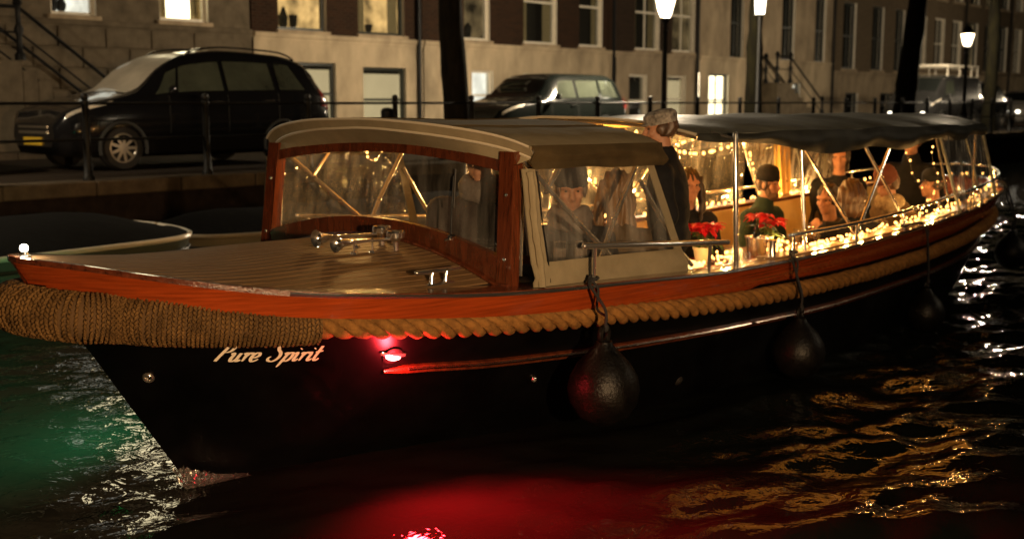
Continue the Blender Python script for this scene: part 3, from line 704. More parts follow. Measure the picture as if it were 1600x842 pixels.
# interior
inn = MB(); bw2 = lambda s: Bg(s) - .21
for sg in (-1, 1): inn.slab(lambda s, v: (s, sg * max(.02, min(bw2(s) - .05 * (1 - v), hb(s, .08 + (zg(s) - .11) * v) - .10)), .08 + (zg(s) - .03 - .08) * v), frange(1.45, 10.3, 36), frange(0, 1, 5), (0, sg * .01, 0))
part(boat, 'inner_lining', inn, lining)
part(boat, 'cockpit_floor', MB().grid(lambda s, v: (s, v * max(.02, min(bw2(s) - .04, hb(s, .10) - .08)), .10), frange(1.4, 9.6, 24), frange(-1, 1, 4)), floorm)
part(boat, 'cabin_bulkhead', MB().box((1.46, -1.02, .80), (1.52, 1.02, 1.14)), mahog_dk)
for sg in (-1, 1):
    b = part(boat, 'bench', MB().slab(lambda s, v: (s, sg * (min(bw2(s) - .06, hb(s, .2) - .12) - .36 * v), .48), frange(3.5, 8.4, 18), [0, .5, 1], (0, 0, -.28)), lining)
    part(b, 'bench_cushion', MB().slab(lambda s, v: (s, sg * (min(bw2(s) - .06, hb(s, .2) - .12) - .34 * v), .55 - .012 * abs(v - .5)), frange(3.52, 8.38, 18), [0, .5, 1], (0, 0, -.065)), cushion)
    b = part(boat, 'bench', MB().bbox((1.9, min(sg * .35, sg * .92), .5), (2.9, max(sg * .35, sg * .92), .66), .01), lining)
    part(b, 'bench_cushion', MB().bbox((1.9, min(sg * .36, sg * .91), .66), (2.9, max(sg * .36, sg * .91), .73), .02), cushion)

canvas_bk = pm('shaded_valance_canvas', (.022, .023, .019), .6, var=.5, scale=4, bump=.3, bscale=6, spec=.3)  # awning canvas again but darker, the valance's shade put into the colour
# passenger awning over the cockpit
AWs = smooth_tab([(3.22, 1.08), (3.8, 1.14), (4.5, 1.19), (6.3, 1.13), (7.8, 1.0), (9.1, .80)])
vh = smooth_tab([(3.22, .03), (3.7, .06), (4.5, .155), (6.3, .175), (7.4, .13), (9.1, .12)])
def awz(s, q):
    sag = .022 * math.sin(math.pi * ((s - 3.0) % 1.5) / 1.5)
    return 1.905 - .02 * max(0, s - 6) / 3 - .105 * abs(q) ** 2.6 - sag * (1 - .5 * abs(q)) + .012 * noise.noise(Vector((s * 2.5, q * 3, 7)))
def awp(s, q): return Vector((s, q * AWs(s), awz(s, q)))
aw = part(boat, 'awning', MB().slab(awp, frange(3.22, 9.1, 48), frange(-1, 1, 24), (0, 0, -.008)), canvas_dk)
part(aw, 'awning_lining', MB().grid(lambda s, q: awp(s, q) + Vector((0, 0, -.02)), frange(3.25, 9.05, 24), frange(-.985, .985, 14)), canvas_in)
for sg in (-1, 1):
    def fv(s, v):
        w = .05 * noise.noise(Vector((s * 3.1, v * 1.2, 11 + sg))) + .02 * math.sin(s * 7 + 2 * v)
        return Vector((s, sg * (AWs(s) + .012 + .03 * math.sin(math.pi * v) + w * v), awz(s, 1) + .004 - (vh(s) + .02 * math.sin(s * 4.2)) * v))
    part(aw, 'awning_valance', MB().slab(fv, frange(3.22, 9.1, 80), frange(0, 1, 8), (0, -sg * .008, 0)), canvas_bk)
part(aw, 'awning_front_hem', MB().tube([awp(3.22, q) + Vector((-.004, 0, -.004)) for q in frange(-1, 1, 24)], .011, 6), piping)
for s_ in (3.24, 4.5, 6.0, 7.5, 9.05):
    part(aw, 'awning_bow', MB().tube([awp(s_, q) + Vector((.02 if s_ < 4 else 0, 0, -.034)) for q in frange(-.97, .97, 22)], .0125, 8), steel)
for sg in (-1, 1):
    def P(s, t): return Vector((s, sg * (lerp_tab([(0, Bg(s) - .10), (1, AWs(s) - .02)], t)), zg(s) + (awz(s, .9) - .03 - zg(s)) * t))
    part(aw, 'awning_post', MB().tube([Vector((3.45, sg * (Bg(3.45) - .09), zg(3.45))), Vector((3.45, sg * 1.235, 1.79))], .0185, 10, round_ends=True).tube([Vector((3.45, sg * 1.235, 1.76)), Vector((3.45, sg * 1.05, 1.80))], .010, 6), steel)
    part(aw, 'awning_post', MB().tube([P(4.47, 0), P(4.47, .97)], .0150, 10), steel)
    for (sa, ta, sb, tb) in ((4.42, .95, 5.42, .02), (6.25, .97, 5.35, .0), (5.45, .97, 6.55, .0), (7.25, .97, 7.75, .02), (8.85, .97, 8.55, .0)):
        part(aw, 'awning_brace', MB().tube([P(sa, ta), P(sb, tb)], .0135, 8), steel)
    part(aw, 'brace_joint', MB().ell(P(5.92, .6), (.024, .02, .024), 8, 6).ell(P(4.45, .95), (.022, .02, .022), 8, 6), chrome)
    # clear quarter curtain round the stern
    bot = spline([(7.85, -(Bg(7.85) - .04), zg(7.85)), (8.6, -(Bg(8.6) - .04), zg(8.6)), (9.35, -(Bg(9.35) - .03), zg(9.35))], 8)
    top = spline([(7.32, -(AWs(7.32)), 1.73), (8.1, -AWs(8.1), 1.73), (9.08, -AWs(9.08), 1.74)], 8)
    qf = lambda a, b: (lambda p: Vector((p.x, -sg * p.y, p.z)))(bot[min(16, int(round(a * 16)))].lerp(top[min(16, int(round(a * 16)))], b))
    A16 = frange(0, 1, 16)
    qc = part(aw, 'quarter_curtain', MB().grid(qf, A16, frange(0, 1, 8)), vinyl_glare)
    for a_, r_ in ((0, .016), (1, .016), (.56, .009)): part(qc, 'curtain_border', MB().tube([qf(a_, b) for b in frange(0, 1, 8)], r_, 6), canvas_dk)
    if sg > 0:
        part(aw, 'far_curtain', MB().grid(lambda a, b: Vector((3.6 + 3.9 * a, lerp_tab([(0, Bg(3.6 + 3.9 * a) - .05), (1, AWs(3.6 + 3.9 * a) + .0)], b), zg(3.6 + 3.9 * a) + .02 + (1.72 - zg(3.6 + 3.9 * a)) * b)), frange(0, 1, 20), frange(0, 1, 6)), vinyl)
        rc = part(aw, 'rolled_curtain', MB().slab(lambda b, v: Vector((7.95 + .30 * v + .12 * (1 - b), 1.0 + .02 * math.sin(v * 18), .98 + .78 * b)), frange(0, 1, 6), frange(0, 1, 12), (0, .012, 0)), canvas_in)

# hand rails
for sg in (-1, 1):
    r1 = part(boat, 'hand_rail', MB().tube([(1.78, sg * 1.295, 1.205), (3.26, sg * 1.315, 1.095)], .0185, 10, round_ends=True), steel)
    for s_, h in ((1.87, 1.198), (3.08, 1.108)): part(r1, 'rail_post', MB().tube([(s_, sg * 1.29, zg(s_)), (s_, sg * 1.298, h)], .0125, 8), steel)
    part(boat, 'bollard', MB().lathe([(.034, 0), (.030, .008), (.026, .02), (.026, .11), (.033, .115), (.033, .128), (.02, .134)], 14, Matrix.Translation((3.98, sg * 1.24, zg(3.98)))), steel)
rp = [(4.13, -1.29), (5.2, -1.27), (6.5, -1.17), (7.6, -1.05), (8.5, -1.0), (9.4, -.86), (10.1, -.64), (10.6, -.36), (10.75, -.10)]
rp = [(a, b, zg(a) + .155) for a, b in rp]; rp += [(a, -b, c) for a, b, c in reversed(rp)]
r2 = part(boat, 'hand_rail', MB().tube(spline(rp, 8), .0155, 10, round_ends=True), steel)
for sg in (-1, 1):
    for s_ in (4.2, 5.25, 6.35, 7.35, 8.4, 9.5, 10.3):
        yy = lerp_tab([(a, -b) for a, b, c in rp[:9]], s_); part(r2, 'rail_post', MB().tube([(s_, sg * min(yy, Bg(s_) - .03), zg(s_)), (s_, sg * yy, zg(s_) + .15)], .0115, 8), steel)

# ================================================================== THE SETTING
import numpy as np
# canal water: a real rippled surface round the boat, a flat sheet beyond
wat = bpy.data.materials.new('canal_water'); wat.use_nodes = True
nt = wat.node_tree; n = nt.nodes; b = n['Principled BSDF']
b.inputs['Base Color'].default_value = (.0045, .0055, .0045, 1); b.inputs['Roughness'].default_value = .035; b.inputs['IOR'].default_value = 1.33
tc = n.new('ShaderNodeTexCoord'); nz = n.new('ShaderNodeTexNoise'); nz.inputs['Scale'].default_value = 7.0; nz.inputs['Detail'].default_value = 3; nz.inputs['Distortion'].default_value = .8
bu = n.new('ShaderNodeBump'); bu.inputs['Strength'].default_value = .19; bu.inputs['Distance'].default_value = .05
lnk(nt, tc.outputs['Object'], nz.inputs['Vector']); lnk(nt, nz.outputs['Fac'], bu.inputs['Height']); lnk(nt, bu.outputs['Normal'], b.inputs['Normal'])
X0, X1, Y0, Y1 = -11.0, 15.0, 2.0, 24.0
nx_, ny_ = 430, 360
gx = np.linspace(X0, X1, nx_); gyv = Y0 + (Y1 - Y0) * np.linspace(0, 1, ny_) ** 1.35
XX, YY = np.meshgrid(gx, gyv, indexing='ij')
rng = np.random.default_rng(5); Z = np.zeros_like(XX)
wx = XX + .18 * np.sin(YY * 1.7 + 1) + .10 * np.sin(XX * 2.3 + YY * 1.1); wy = YY + .16 * np.sin(XX * 1.9) + .08 * np.cos(YY * 2.9 - XX)
for lam, sl, cnt in ((2.4, .030, 4), (1.2, .046, 6), (.62, .060, 9), (.33, .070, 12)):
    for _ in range(cnt):
        a = TH + math.pi / 2 + rng.normal(0, .75); k = 2 * math.pi / (lam * rng.uniform(.75, 1.3)); ph = rng.uniform(0, 6.28)
        Z += (sl / k) * np.sin(k * (wx * math.cos(a) + wy * math.sin(a)) + ph) * (.65 + .35 * np.sin(.5 * XX + .7 * YY + ph))
fade = np.clip(np.minimum.reduce([XX - X0, X1 - XX, YY - Y0, Y1 - YY]) / 1.0, 0, 1)
# a low wash running along the hull
SS = (XX - W0.x) * AX.x + (YY - W0.y) * AX.y; TT = (XX - W0.x) * NX.x + (YY - W0.y) * NX.y
dist = np.abs(TT) - np.interp(SS, [-2, 0, .3, 1.4, 2.4, 3.7, 5, 6.5, 8, 9, 12], [0, 0, .14, .5, .8, 1.08, 1.16, 1.05, .72, .28, 0])
Z += .028 * np.exp(-((dist - .10 - .12 * np.clip(SS, 0, 6)) / .10) ** 2) * (SS > -.2) * (SS < 7) * np.clip(1.2 - SS / 6, 0, 1)
Z *= fade * (.34 + .86 / (1 + np.exp(-(XX - .6) / .5)))
vs = np.stack([XX, YY, Z], -1).reshape(-1, 3)
idx = np.arange(nx_ * ny_).reshape(nx_, ny_)
fs = np.stack([idx[:-1, :-1], idx[1:, :-1], idx[1:, 1:], idx[:-1, 1:]], -1).reshape(-1, 4)
me = bpy.data.meshes.new('water'); me.from_pydata(vs.tolist(), [], fs.tolist())
me.materials.append(wat); me.polygons.foreach_set('use_smooth', [True] * len(me.polygons)); me.update()
o = bpy.data.objects.new('water', me); o['kind'] = 'structure'; link(o)
mb = MB(); S = 300
for a, c in (((-S, -S), (S, Y0)), ((-S, Y1), (S, S)), ((-S, Y0), (X0, Y1)), ((X1, Y0), (S, Y1))):
    mb.add([(a[0], a[1], 0), (c[0], a[1], 0), (c[0], c[1], 0), (a[0], c[1], 0)], [(0, 1, 2, 3)])
structure('water', mb, wat)

def qstruct(name, mb, mats, smooth=False):
    o = structure(name, mb, mats, smooth); o.location = QW(0, 0, 0); o.rotation_euler = (0, 0, TH); return o
qstruct('street', MB().add([(-60, .36, QZ), (220, .36, QZ), (220, 6.4, QZ), (-60, 6.4, QZ)], [(0, 1, 2, 3)]), asphalt)
qstruct('pavement', MB().box((-60, 6.55, QZ - .4), (220, 9.4, QZ + .10)), paving)
kb = qstruct('kerb', MB().box((-60, 6.4, QZ - .4), (-20, 6.55, QZ + .12)).box((60, 6.4, QZ - .4), (220, 6.55, QZ + .12)), kerbm)
pieces(kb, 'kerb_stone', MB().bbox((0, 6.4, QZ - .2), (.985, 6.55, QZ + .12), .012).mesh('kerb_stone', kerbm, smooth=False), [(k, 0, 0) for k in range(-20, 60)])
qstruct('ground', MB().add([(-300, 9.3, QZ - .02), (600, 9.3, QZ - .02), (600, 600, QZ - .02), (-300, 600, QZ - .02)], [(0, 1, 2, 3)]), asphalt)
qw_ = qthing('quay_wall', 'dark brick quay wall with pale coping stones along the street edge', 'quay wall', (0, 0, 0))
part(qw_, 'wall', MB().box((-60, .02, -2), (220, .5, QZ - .17)), quaym, smooth=False)
cop = MB().bbox((0, -.04, QZ - .17), (1.19, .36, QZ + .015), .015).mesh('coping_stone', kerbm, smooth=False)
pieces(qw_, 'coping_stone', cop, [(-7.2 + 1.2 * k, random.uniform(-.008, .008), random.uniform(-.006, .006)) for k in range(50)])
mb = MB()
for k in range(130): mb.box((52.8 + 1.2 * k, -.04, QZ - .17), (52.8 + 1.2 * k + 1.185, .36, QZ + .015))
for k in range(40): mb.box((-55.2 + 1.2 * k, -.04, QZ - .17), (-55.2 + 1.2 * k + 1.185, .36, QZ + .015))
part(qw_, 'coping_run', mb, kerbm, smooth=False, kind='stuff')

# the canal's near side, behind the camera: quay and the two lamps that light the boat's side
qn = MB().box((-60, -24, -2), (220, -14.2, QZ + .1))
qstruct('near_quay', qn, paving)

# railing along the far quay
fen = qthing('quay_railing', 'black iron railing with ball-topped posts along the far quay edge', 'railing', (0, .18, QZ))
OFF[fen.name] = Vector((0, .18, QZ))
pm_ = MB().lathe([(.075, 0), (.075, .05), (.058, .07), (.050, .30), (.044, .95), (.058, .97), (.058, 1.0), (.034, 1.01), (.046, 1.035), (.052, 1.065), (.042, 1.095), (.0003, 1.112)], 12)
ball_post = pm_.mesh('railing_post', iron)
ks_ = list(range(-4, 40))
pieces(fen, 'railing_post', ball_post, [(1.755 * k, .18, QZ + .012) for k in ks_])
rail_me = MB().tube([(0, 0, 0), (1.755, 0, 0)], .019, 8).mesh('rail', iron)
pieces(fen, 'rail', rail_me, [(1.755 * k, .18, QZ + .985) for k in ks_[:-1]] + [(1.755 * k, .18, QZ + .53) for k in ks_[:-1]])

# street lamps
def street_lamp(base, label, loc=None, rz=TH, power=1000, main=True):
    t = thing('street_lamp', label, 'street lamp', loc or QW(*base), rz, (0, 0, 0), 'lit street lamps along the canal')
    part(t, 'post', MB().lathe([(.16, 0), (.16, .10), (.12, .14), (.11, .55), (.14, .60), (.09, .68), (.062, .9), (.050, 2.45), (.065, 2.48), (.065, 2.52), (.04, 2.55), (.045, 2.66), (.09, 2.72), (.05, 2.76)], 12), iron)
    g = part(t, 'lantern', MB().lathe([(.10, 2.76), (.125, 2.79), (.10, 2.80)], 6).tube([(-.2, 0, 2.6), (.2, 0, 2.6)], .012, 6), iron)
    part(g, 'glass_panel', MB().lathe([(.10, 2.80), (.215, 3.18)], 6), lantern_m, smooth=False)
    mb = MB()
    for k in range(6):
        a = math.pi / 3 * k; mb.tube([(.10 * math.cos(a), .10 * math.sin(a), 2.79), (.22 * math.cos(a), .22 * math.sin(a), 3.19)], .011, 5)
    mb.lathe([(.235, 3.18), (.235, 3.20), (.15, 3.30), (.13, 3.38), (.06, 3.43), (.03, 3.46), (.04, 3.50), (.0003, 3.55)], 6)
    for k in range(6):
        a = math.pi / 3 * k; mb.tube([(.23 * math.cos(a), .23 * math.sin(a), 3.19), (.25 * math.cos(a), .25 * math.sin(a), 3.26)], .012, 5)
    part(g, 'lantern_cap', mb, iron)
    lamp(t, 'lamp_light', (0, 0, 3.0), power, (1, .80, .54), .09)
    return t
def added_low_lamp():  # added floodlight, out of view, to light the bow and near side
    b_ = QW(-7.0, -15.8, QZ + .1)
    t = thing('added_floodlight', 'unseen floodlight added behind the viewpoint to light the boat side', 'floodlight', b_, TH)
    part(t, 'post', MB().lathe([(.08, 0), (.08, .06), (.04, .09), (.035, .80), (.07, .84), (.09, .86)], 12), iron)
    part(t, 'glass_panel', MB().lathe([(.085, .86), (.10, 1.12)], 10), lantern_m)
    part(t, 'lantern_cap', MB().lathe([(.13, 1.12), (.12, 1.16), (.05, 1.22), (.0003, 1.25)], 10), iron)
    l_ = lamp(t, 'lamp_light', (0, 0, 1.0), 5600, (1, .62, .30), .06, spot=84, aim=(0, 0, -1), blend=1.0)
    l_.rotation_euler = (Matrix.Rotation(-TH, 3, 'Z') @ (Vector((-1.0, 5.6, .85)) - b_ - Vector((0, 0, 1.0)))).to_track_quat('-Z', 'Y').to_euler()
street_lamp((13.67, .8, QZ), 'lit street lamp on the quay right above the captain\'s capped head', power=5200)
street_lamp((30.81, .8, QZ), 'farthest lit street lamp, its whole glowing lantern in view at right', power=2300)
street_lamp((-3.46, .8, QZ), 'lit street lamp on the far quay beyond the left edge of view', power=1500)
street_lamp((48, .8, QZ), 'lit street lamp on the far quay beyond the right edge of view', power=1300)
street_lamp(None, 'street lamp on the near quay behind the viewpoint, nearest the bow', loc=QW(-4.0, -15.0, QZ + .1), power=250)
street_lamp(None, 'street lamp on the near quay behind the viewpoint, nearest the stern', loc=QW(8.0, -15.0, QZ + .1), power=400)
added_low_lamp()

# lamp post with a boxy lantern in front of the mossy tree
p = qp(1188, 6, .42)
wl = qthing('street_lamp', 'box-shaped lit lantern on a slim black post in front of the mossy trunk', 'street lamp', (p.x, .42, QZ), 'lit street lamps along the canal')
part(wl, 'post', MB().lathe([(.10, QZ), (.10, QZ + .1), (.06, QZ + .16), (.045, p.z - .26)], 10, Matrix.Translation((p.x, .42, 0))), iron)
lb = part(wl, 'lantern', MB().lathe([(.17, p.z + .17), (.06, p.z + .27), (.0003, p.z + .3)], 4, Matrix.Translation((p.x, .42, 0))).lathe([(.05, p.z - .29), (.12, p.z - .25)], 4, Matrix.Translation((p.x, .42, 0))), iron, smooth=False)
part(lb, 'glass_panel', MB().lathe([(.12, p.z - .25), (.155, p.z + .17)], 4, Matrix.Translation((p.x, .42, 0))), lantern_w, smooth=False)
lamp(wl, 'lamp_light', (p.x, .42, p.z), 12, (1, .84, .60), .1)

# ------------------------------------------------------------------ houses
WCACHE = {}
def win_meshes(w, h, bars, fm):
    key = (round(w, 2), round(h, 2), bars, fm.name)
    if key in WCACHE: return WCACHE[key]
    f = MB(); t = .07
    f.box((0, .10, 0), (t, .19, h)).box((w - t, .10, 0), (w, .19, h)).box((t, .10, 0), (w - t, .19, t)).box((t, .10, h - t), (w - t, .19, h))
    if bars >= 1: f.box((t, .105, h * .5 - .03), (w - t, .185, h * .5 + .03))
    if bars >= 2: f.box((w / 2 - .02, .115, t), (w / 2 + .02, .175, h * .5 - .03)).box((w / 2 - .02, .115, h * .5 + .03), (w / 2 + .02, .175, h - t))
    pn = MB().box((t, .145, t), (w - t, .151, h - t))
    d = 1.1
    r = MB().add([(-.1, .30, -.05), (w + .1, .30, -.05), (w + .1, d, -.05), (-.1, d, -.05), (-.1, .30, h + .05), (w + .1, .30, h + .05), (w + .1, d, h + .05), (-.1, d, h + .05)],
                 [(0, 1, 2, 3), (4, 7, 6, 5), (3, 2, 6, 7), (0, 3, 7, 4), (1, 5, 6, 2)])
    bl = MB().box((t * .6, .22, h * .04), (w - t * .6, .235, h - .16))
    cu = MB()
    for x0, x1 in ((.02, w * .26), (w * .76, w - .02)):
        cu.slab(lambda u, v: (u, .255 + .018 * math.sin(u * 62), v), frange(x0, x1, 14), [.02, h - .02], (0, .006, 0))
    sl = MB().bbox((-.08, -.09, -.10), (w + .08, .10, 0), .012)
    it = MB()                                           # furniture silhouettes standing in the room
    rr = random.Random(int(w * 100)); 
    for _ in range(3):
        x = rr.uniform(.1, w - .3); it.lathe([(.05, 0), (.07, .12), (.09, .14), (.11, .24 + rr.random() * .2), (.03, .30 + rr.random() * .3)], 8, Matrix.Translation((x, .55, 0)))
    WCACHE[key] = dict(f=f.mesh('window', fm, smooth=False), p=pn.mesh('pane', pane_m, smooth=False), r=r, b=bl.mesh('blind', blind, smooth=False), c=cu.mesh('curtain', curtm), s=sl.mesh('sill', stone_lt, smooth=False), i=it.mesh('window_plant', iron), rm={})
    return WCACHE[key]
def add_window(bld, u, z, w, h, room, W, bars=1, fm=None, deco='', detail=True):
    c = win_meshes(w, h, bars, fm or wframe)
    f = pieces(bld, 'window', c['f'], [(u, W, z)])[0]; OFF[f.name] = Vector((0, 0, 0))
    def ch(nm, me):
        o = bpy.data.objects.new(nm, me); o.parent = f; link(o); return o
    ch('pane', c['p'])
    if room.name not in c['rm']: c['rm'][room.name] = c['r'].mesh('room', room, smooth=False)
    ch('room', c['rm'][room.name])
    if 'b' in deco: ch('blind', c['b'])
    if 'c' in deco: ch('curtain', c['c'])
    if 'i' in deco: ch('window_plant', c['i'])
    if detail: ch('sill', c['s'])
def wall(mb, u0, u1, z0, z1, ops, W, depth=.22, rev=1):
    ops = [o for o in ops if o[0] < u1 and o[1] > u0 and o[2] < z1 and o[3] > z0]
    xs = sorted({u0, u1} | {o[0] for o in ops} | {o[1] for o in ops}); zs = sorted({z0, z1} | {max(z0, o[2]) for o in ops} | {min(z1, o[3]) for o in ops})
    for a, b in zip(zs, zs[1:]):
        st = None
        for x, y in zip(xs, xs[1:]):
            hole = any(o[0] <= x + 1e-4 and o[1] >= y - 1e-4 and o[2] <= a + 1e-4 and o[3] >= b - 1e-4 for o in ops)
            if hole and st is not None: mb.add([(st, W, a), (x, W, a), (x, W, b), (st, W, b)], [(0, 1, 2, 3)]); st = None
            if not hole and st is None: st = x
        if st is not None: mb.add([(st, W, a), (xs[-1], W, a), (xs[-1], W, b), (st, W, b)], [(0, 1, 2, 3)])
    for a, b, c, d in ops:
        D = W + depth
        mb.add([(a, W, c), (b, W, c), (b, W, d), (a, W, d), (a, D, c), (b, D, c), (b, D, d), (a, D, d)], [(0, 4, 5, 1), (1, 5, 6, 2), (2, 6, 7, 3), (3, 7, 4, 0)], rev)
FWL = 9.0
def house(label, u0, u1, ztop, low, up, lows, rows, zband=3.52, fm=None, gable=False, pipe=True, blocks=False):
    h = qthing('canal_house', label, 'house', ((u0 + u1) / 2, FWL, QZ), 'canal houses facing the far quay')
    OFF[h.name] = Vector(((u0 + u1) / 2, FWL, QZ))
    ops = [(a, b, c, d) for a, b, c, d, *_ in lows + rows]
    g = .012
    m1 = MB(); wall(m1, u0 + g, u1 - g, QZ, zband, [o for o in ops if o[3] <= zband + .01], FWL - .06, .28)
    part(h, 'plinth', m1, [low, wframe], smooth=False)
    m2 = MB(); wall(m2, u0 + g, u1 - g, zband, ztop, [o for o in ops if o[2] >= zband - .01], FWL)
    m2.add([(u0 + g, FWL, QZ), (u0 + g, FWL + 11, QZ), (u0 + g, FWL + 11, ztop), (u0 + g, FWL, ztop), (u1 - g, FWL, QZ), (u1 - g, FWL + 11, QZ), (u1 - g, FWL + 11, ztop), (u1 - g, FWL, ztop)], [(0, 3, 2, 1), (4, 5, 6, 7), (1, 2, 6, 5)])
    part(h, 'wall', m2, [up, wframe], smooth=False)
    part(h, 'band_course', MB().bbox((u0 + g, FWL - .13, zband - .02), (u1 - g, FWL + .03, zband + .10), .02).box((u0 + g, FWL - .095, zband - .10), (u1 - g, FWL - .05, zband - .02)), low, smooth=False)
    part(h, 'cornice', MB().bbox((u0 + g, FWL - .45, ztop - .25), (u1 - g, FWL + .1, ztop + .06), .04).box((u0 + g, FWL - .2, ztop - .7), (u1 - g, FWL + .02, ztop - .25)), wframe, smooth=False)
    ux = (u0 + u1) / 2
    part(h, 'roof', MB().add([(u0, FWL - .1, ztop + .06), (u1, FWL - .1, ztop + .06), (u1, FWL + 11, ztop + .06), (u0, FWL + 11, ztop + .06), (ux, FWL - .05, ztop + 2.4), (ux, FWL + 11, ztop + 2.4)], [(0, 1, 4), (2, 3, 5), (0, 4, 5, 3), (1, 2, 5, 4)]), roofm, smooth=False)
    for a, b, c, d, room, deco in lows + rows:
        if room is None: continue
        add_window(h, a, c, b - a, d - c, room, FWL - (.06 if d <= zband + .01 else 0), 1 if 'x' not in deco else 2, fm, deco)
    if pipe: part(h, 'downpipe', MB().tube([(u1 - .2, FWL - .14, QZ + .1), (u1 - .2, FWL - .14, ztop - .3)], .055, 8), iron)
    if blocks:
        hh = .42; L_ = 1.05; locs = []
        for r in range(6):
            x = u0 + .02 - (.5 * L_ if r % 2 else 0)
            while x < u1:
                a, b = max(x, u0 + .02), min(x + L_, u1 - .02)
                if b - a > .9 * L_ - .03 and a > -4.5: locs.append((x, 0, QZ + .02 + r * hh))
                x += L_
        bm = MB().bbox((.012, FWL - .12, 0), (L_ - .012, FWL - .05, hh - .022), .012).mesh('stone_block', stone, smooth=False)
        pieces(h, 'stone_block', bm, locs)
    return h
Z1 = 3.70; Z2 = 6.15
house('grey stone house at far left with block-built base and bright curtained windows', -8, 8.82, 12, stone, stone, [],
      [(-6.5, -5.3, Z1 + .05, Z2, room_dk, 'c'), (-3.6, -2.4, Z1 + .05, Z2, room_dk, ''), (.1, 1.3, Z1 + .05, Z2, room_dk, ''), (4.05, 5.02, Z1 + .05, 4.7, room_w, 'i'), (6.49, 7.70, Z1 + .05, Z2 + .6, room_h, 'c'), (5.35, 6.2, 4.75, Z2 + .9, room_h, '')]
      + [(a, a + 1.2, 7.6, 9.8, room_dk if a != 4.0 else room_c, 'c') for a in (-6.5, -3.6, .1, 4.0, 6.5)], zband=3.56, blocks=True, pipe=False)
house('brown brick house with two amber lit upper windows and pale blinds in its base', 8.85, 14.25, 12.5, plaster, brick_a,
      [(9.95, 11.28, 1.45, 2.95, room_dk, 'b'), (12.16, 13.64, 1.25, 2.88, room_dk, 'b')],
      [(9.62, 11.06, Z1, Z2, room_a, 'i'), (12.08, 13.65, Z1, Z2, room_a, 'ic')] + [(a, a + 1.4, 7.2, 9.6, r_, 'c') for a, r_ in ((9.64, room_c), (12.1, room_dk))], fm=dframe)
house('brown brick house behind the nearest tree with a bright basement window', 14.28, 22.75, 13, plaster, brick_a,
      [(16.13, 16.99, 1.5, 2.88, room_w, ''), (18.28, 19.74, 1.3, 2.83, room_dk, 'b'), (20.75, 22.0, 1.3, 2.83, room_dk, 'b')],
      [(15.88, 16.92, Z1, Z2, room_c, 'i'), (18.37, 19.88, Z1, Z2, room_dk, 'c'), (20.96, 22.12, Z1, Z2, room_dk, 'c')] + [(a, a + 1.3, 7.4, 9.8, room_dk, 'c') for a in (15.7, 18.4, 20.9)])
house('dark brick house with a worn pale base behind the lamp beside the captain', 22.78, 27.6, 12, plaster2, brick_b,
      [(23.5, 24.5, 1.2, 2.9, room_dk, ''), (25.7, 26.8, 1.3, 2.9, room_dk, 'b')],
      [(23.87, 25.26, Z1, Z2, room_dk, 'cx'), (26.02, 27.4, Z1, Z2, room_c, 'x')] + [(a, a + 1.3, 7.2, 9.6, room_dk, 'c') for a in (23.9, 26.0)])
house('pale stone house with an outside stair and a brightly lit basement entrance', 27.63, 37.8, 13, plaster, stone_lt,
      [(28.3, 29.6, 1.15, 3.0, room_h, 'x'), (32.2, 33.1, 1.3, 2.75, room_b, 'x'), (34.4, 35.0, 1.3, 2.75, room_w, '')],
      [(29.73, 30.65, Z1 - .1, Z2, room_dk, 'x'), (33.49, 34.52, Z1 - .1, Z2, room_dk, 'x'), (36.2, 37.1, Z1 - .1, Z2, room_dk, 'x')] + [(a, a + 1.0, 7.2, 9.6, room_dk, 'c') for a in (29.7, 33.5, 36.1)], fm=dframe)
house('tan brick house with tall narrow dark windows right of the outside stair', 37.83, 45.5, 12.5, stone_lt, brick_c,
      [(39.0, 40.2, 1.3, 2.4, room_dk, ''), (42.4, 43.6, 1.3, 2.4, room_dk, '')],
      [(38.66, 39.86, 3.4, Z2, room_dk, 'x'), (41.43, 42.6, 3.4, Z2, room_dk, 'x'), (43.8, 44.8, 3.4, Z2, room_dk, 'x')] + [(a, a + 1.2, 7.0, 9.5, room_dk, 'c') for a in (38.66, 41.4, 43.7)], zband=3.2, fm=dframe)
FAR = [(45.5, 52, 'grey brick house directly behind the leaning tree trunk', brick_c), (52, 58.5, 'light brick house between the leaning trunk and the far lamp', brick_c), (58.5, 66, 'pale stone house behind the far glowing street lamp', stone_lt),
       (66, 73, 'grey brick house seen just right of the far street lamp', brick_c), (73, 80, 'pale stone house behind the mossy tree at right', stone_lt), (80, 88, 'tan brick house just right of the mossy tree', brick_c), (88, 96, 'dark brick house near the right edge of view', brick_b), (96, 106, 'brown brick house at the right edge of view', brick_a), (106, 118, 'farthest grey house at the end of the row', brick_c)]
for i, (a, b_, lb, m_) in enumerate(FAR):
    nwin = 3; sp = (b_ - a) / nwin
    lows = [(a + sp * (k + .3), a + sp * (k + .3) + 1.1, 1.35, 2.6, [room_dk, room_dk, room_c, room_dk, room_b][(i * 2 + k) % 5], '') for k in range(nwin)]
    rows = [(a + sp * (k + .28), a + sp * (k + .28) + 1.2, z, z + 2.4, [room_dk, room_dk, room_dk, room_dk, room_c][(i + 2 * k + int(z)) % 5], 'x') for z in (3.6, 6.9) for k in range(nwin)]
    house(lb, a + .015, b_ - .015, 11.5 + (i * 37 % 5) * .5, [plaster2, stone_lt, plaster][i % 3], m_, lows, rows, zband=3.3, fm=dframe if i % 2 else wframe)
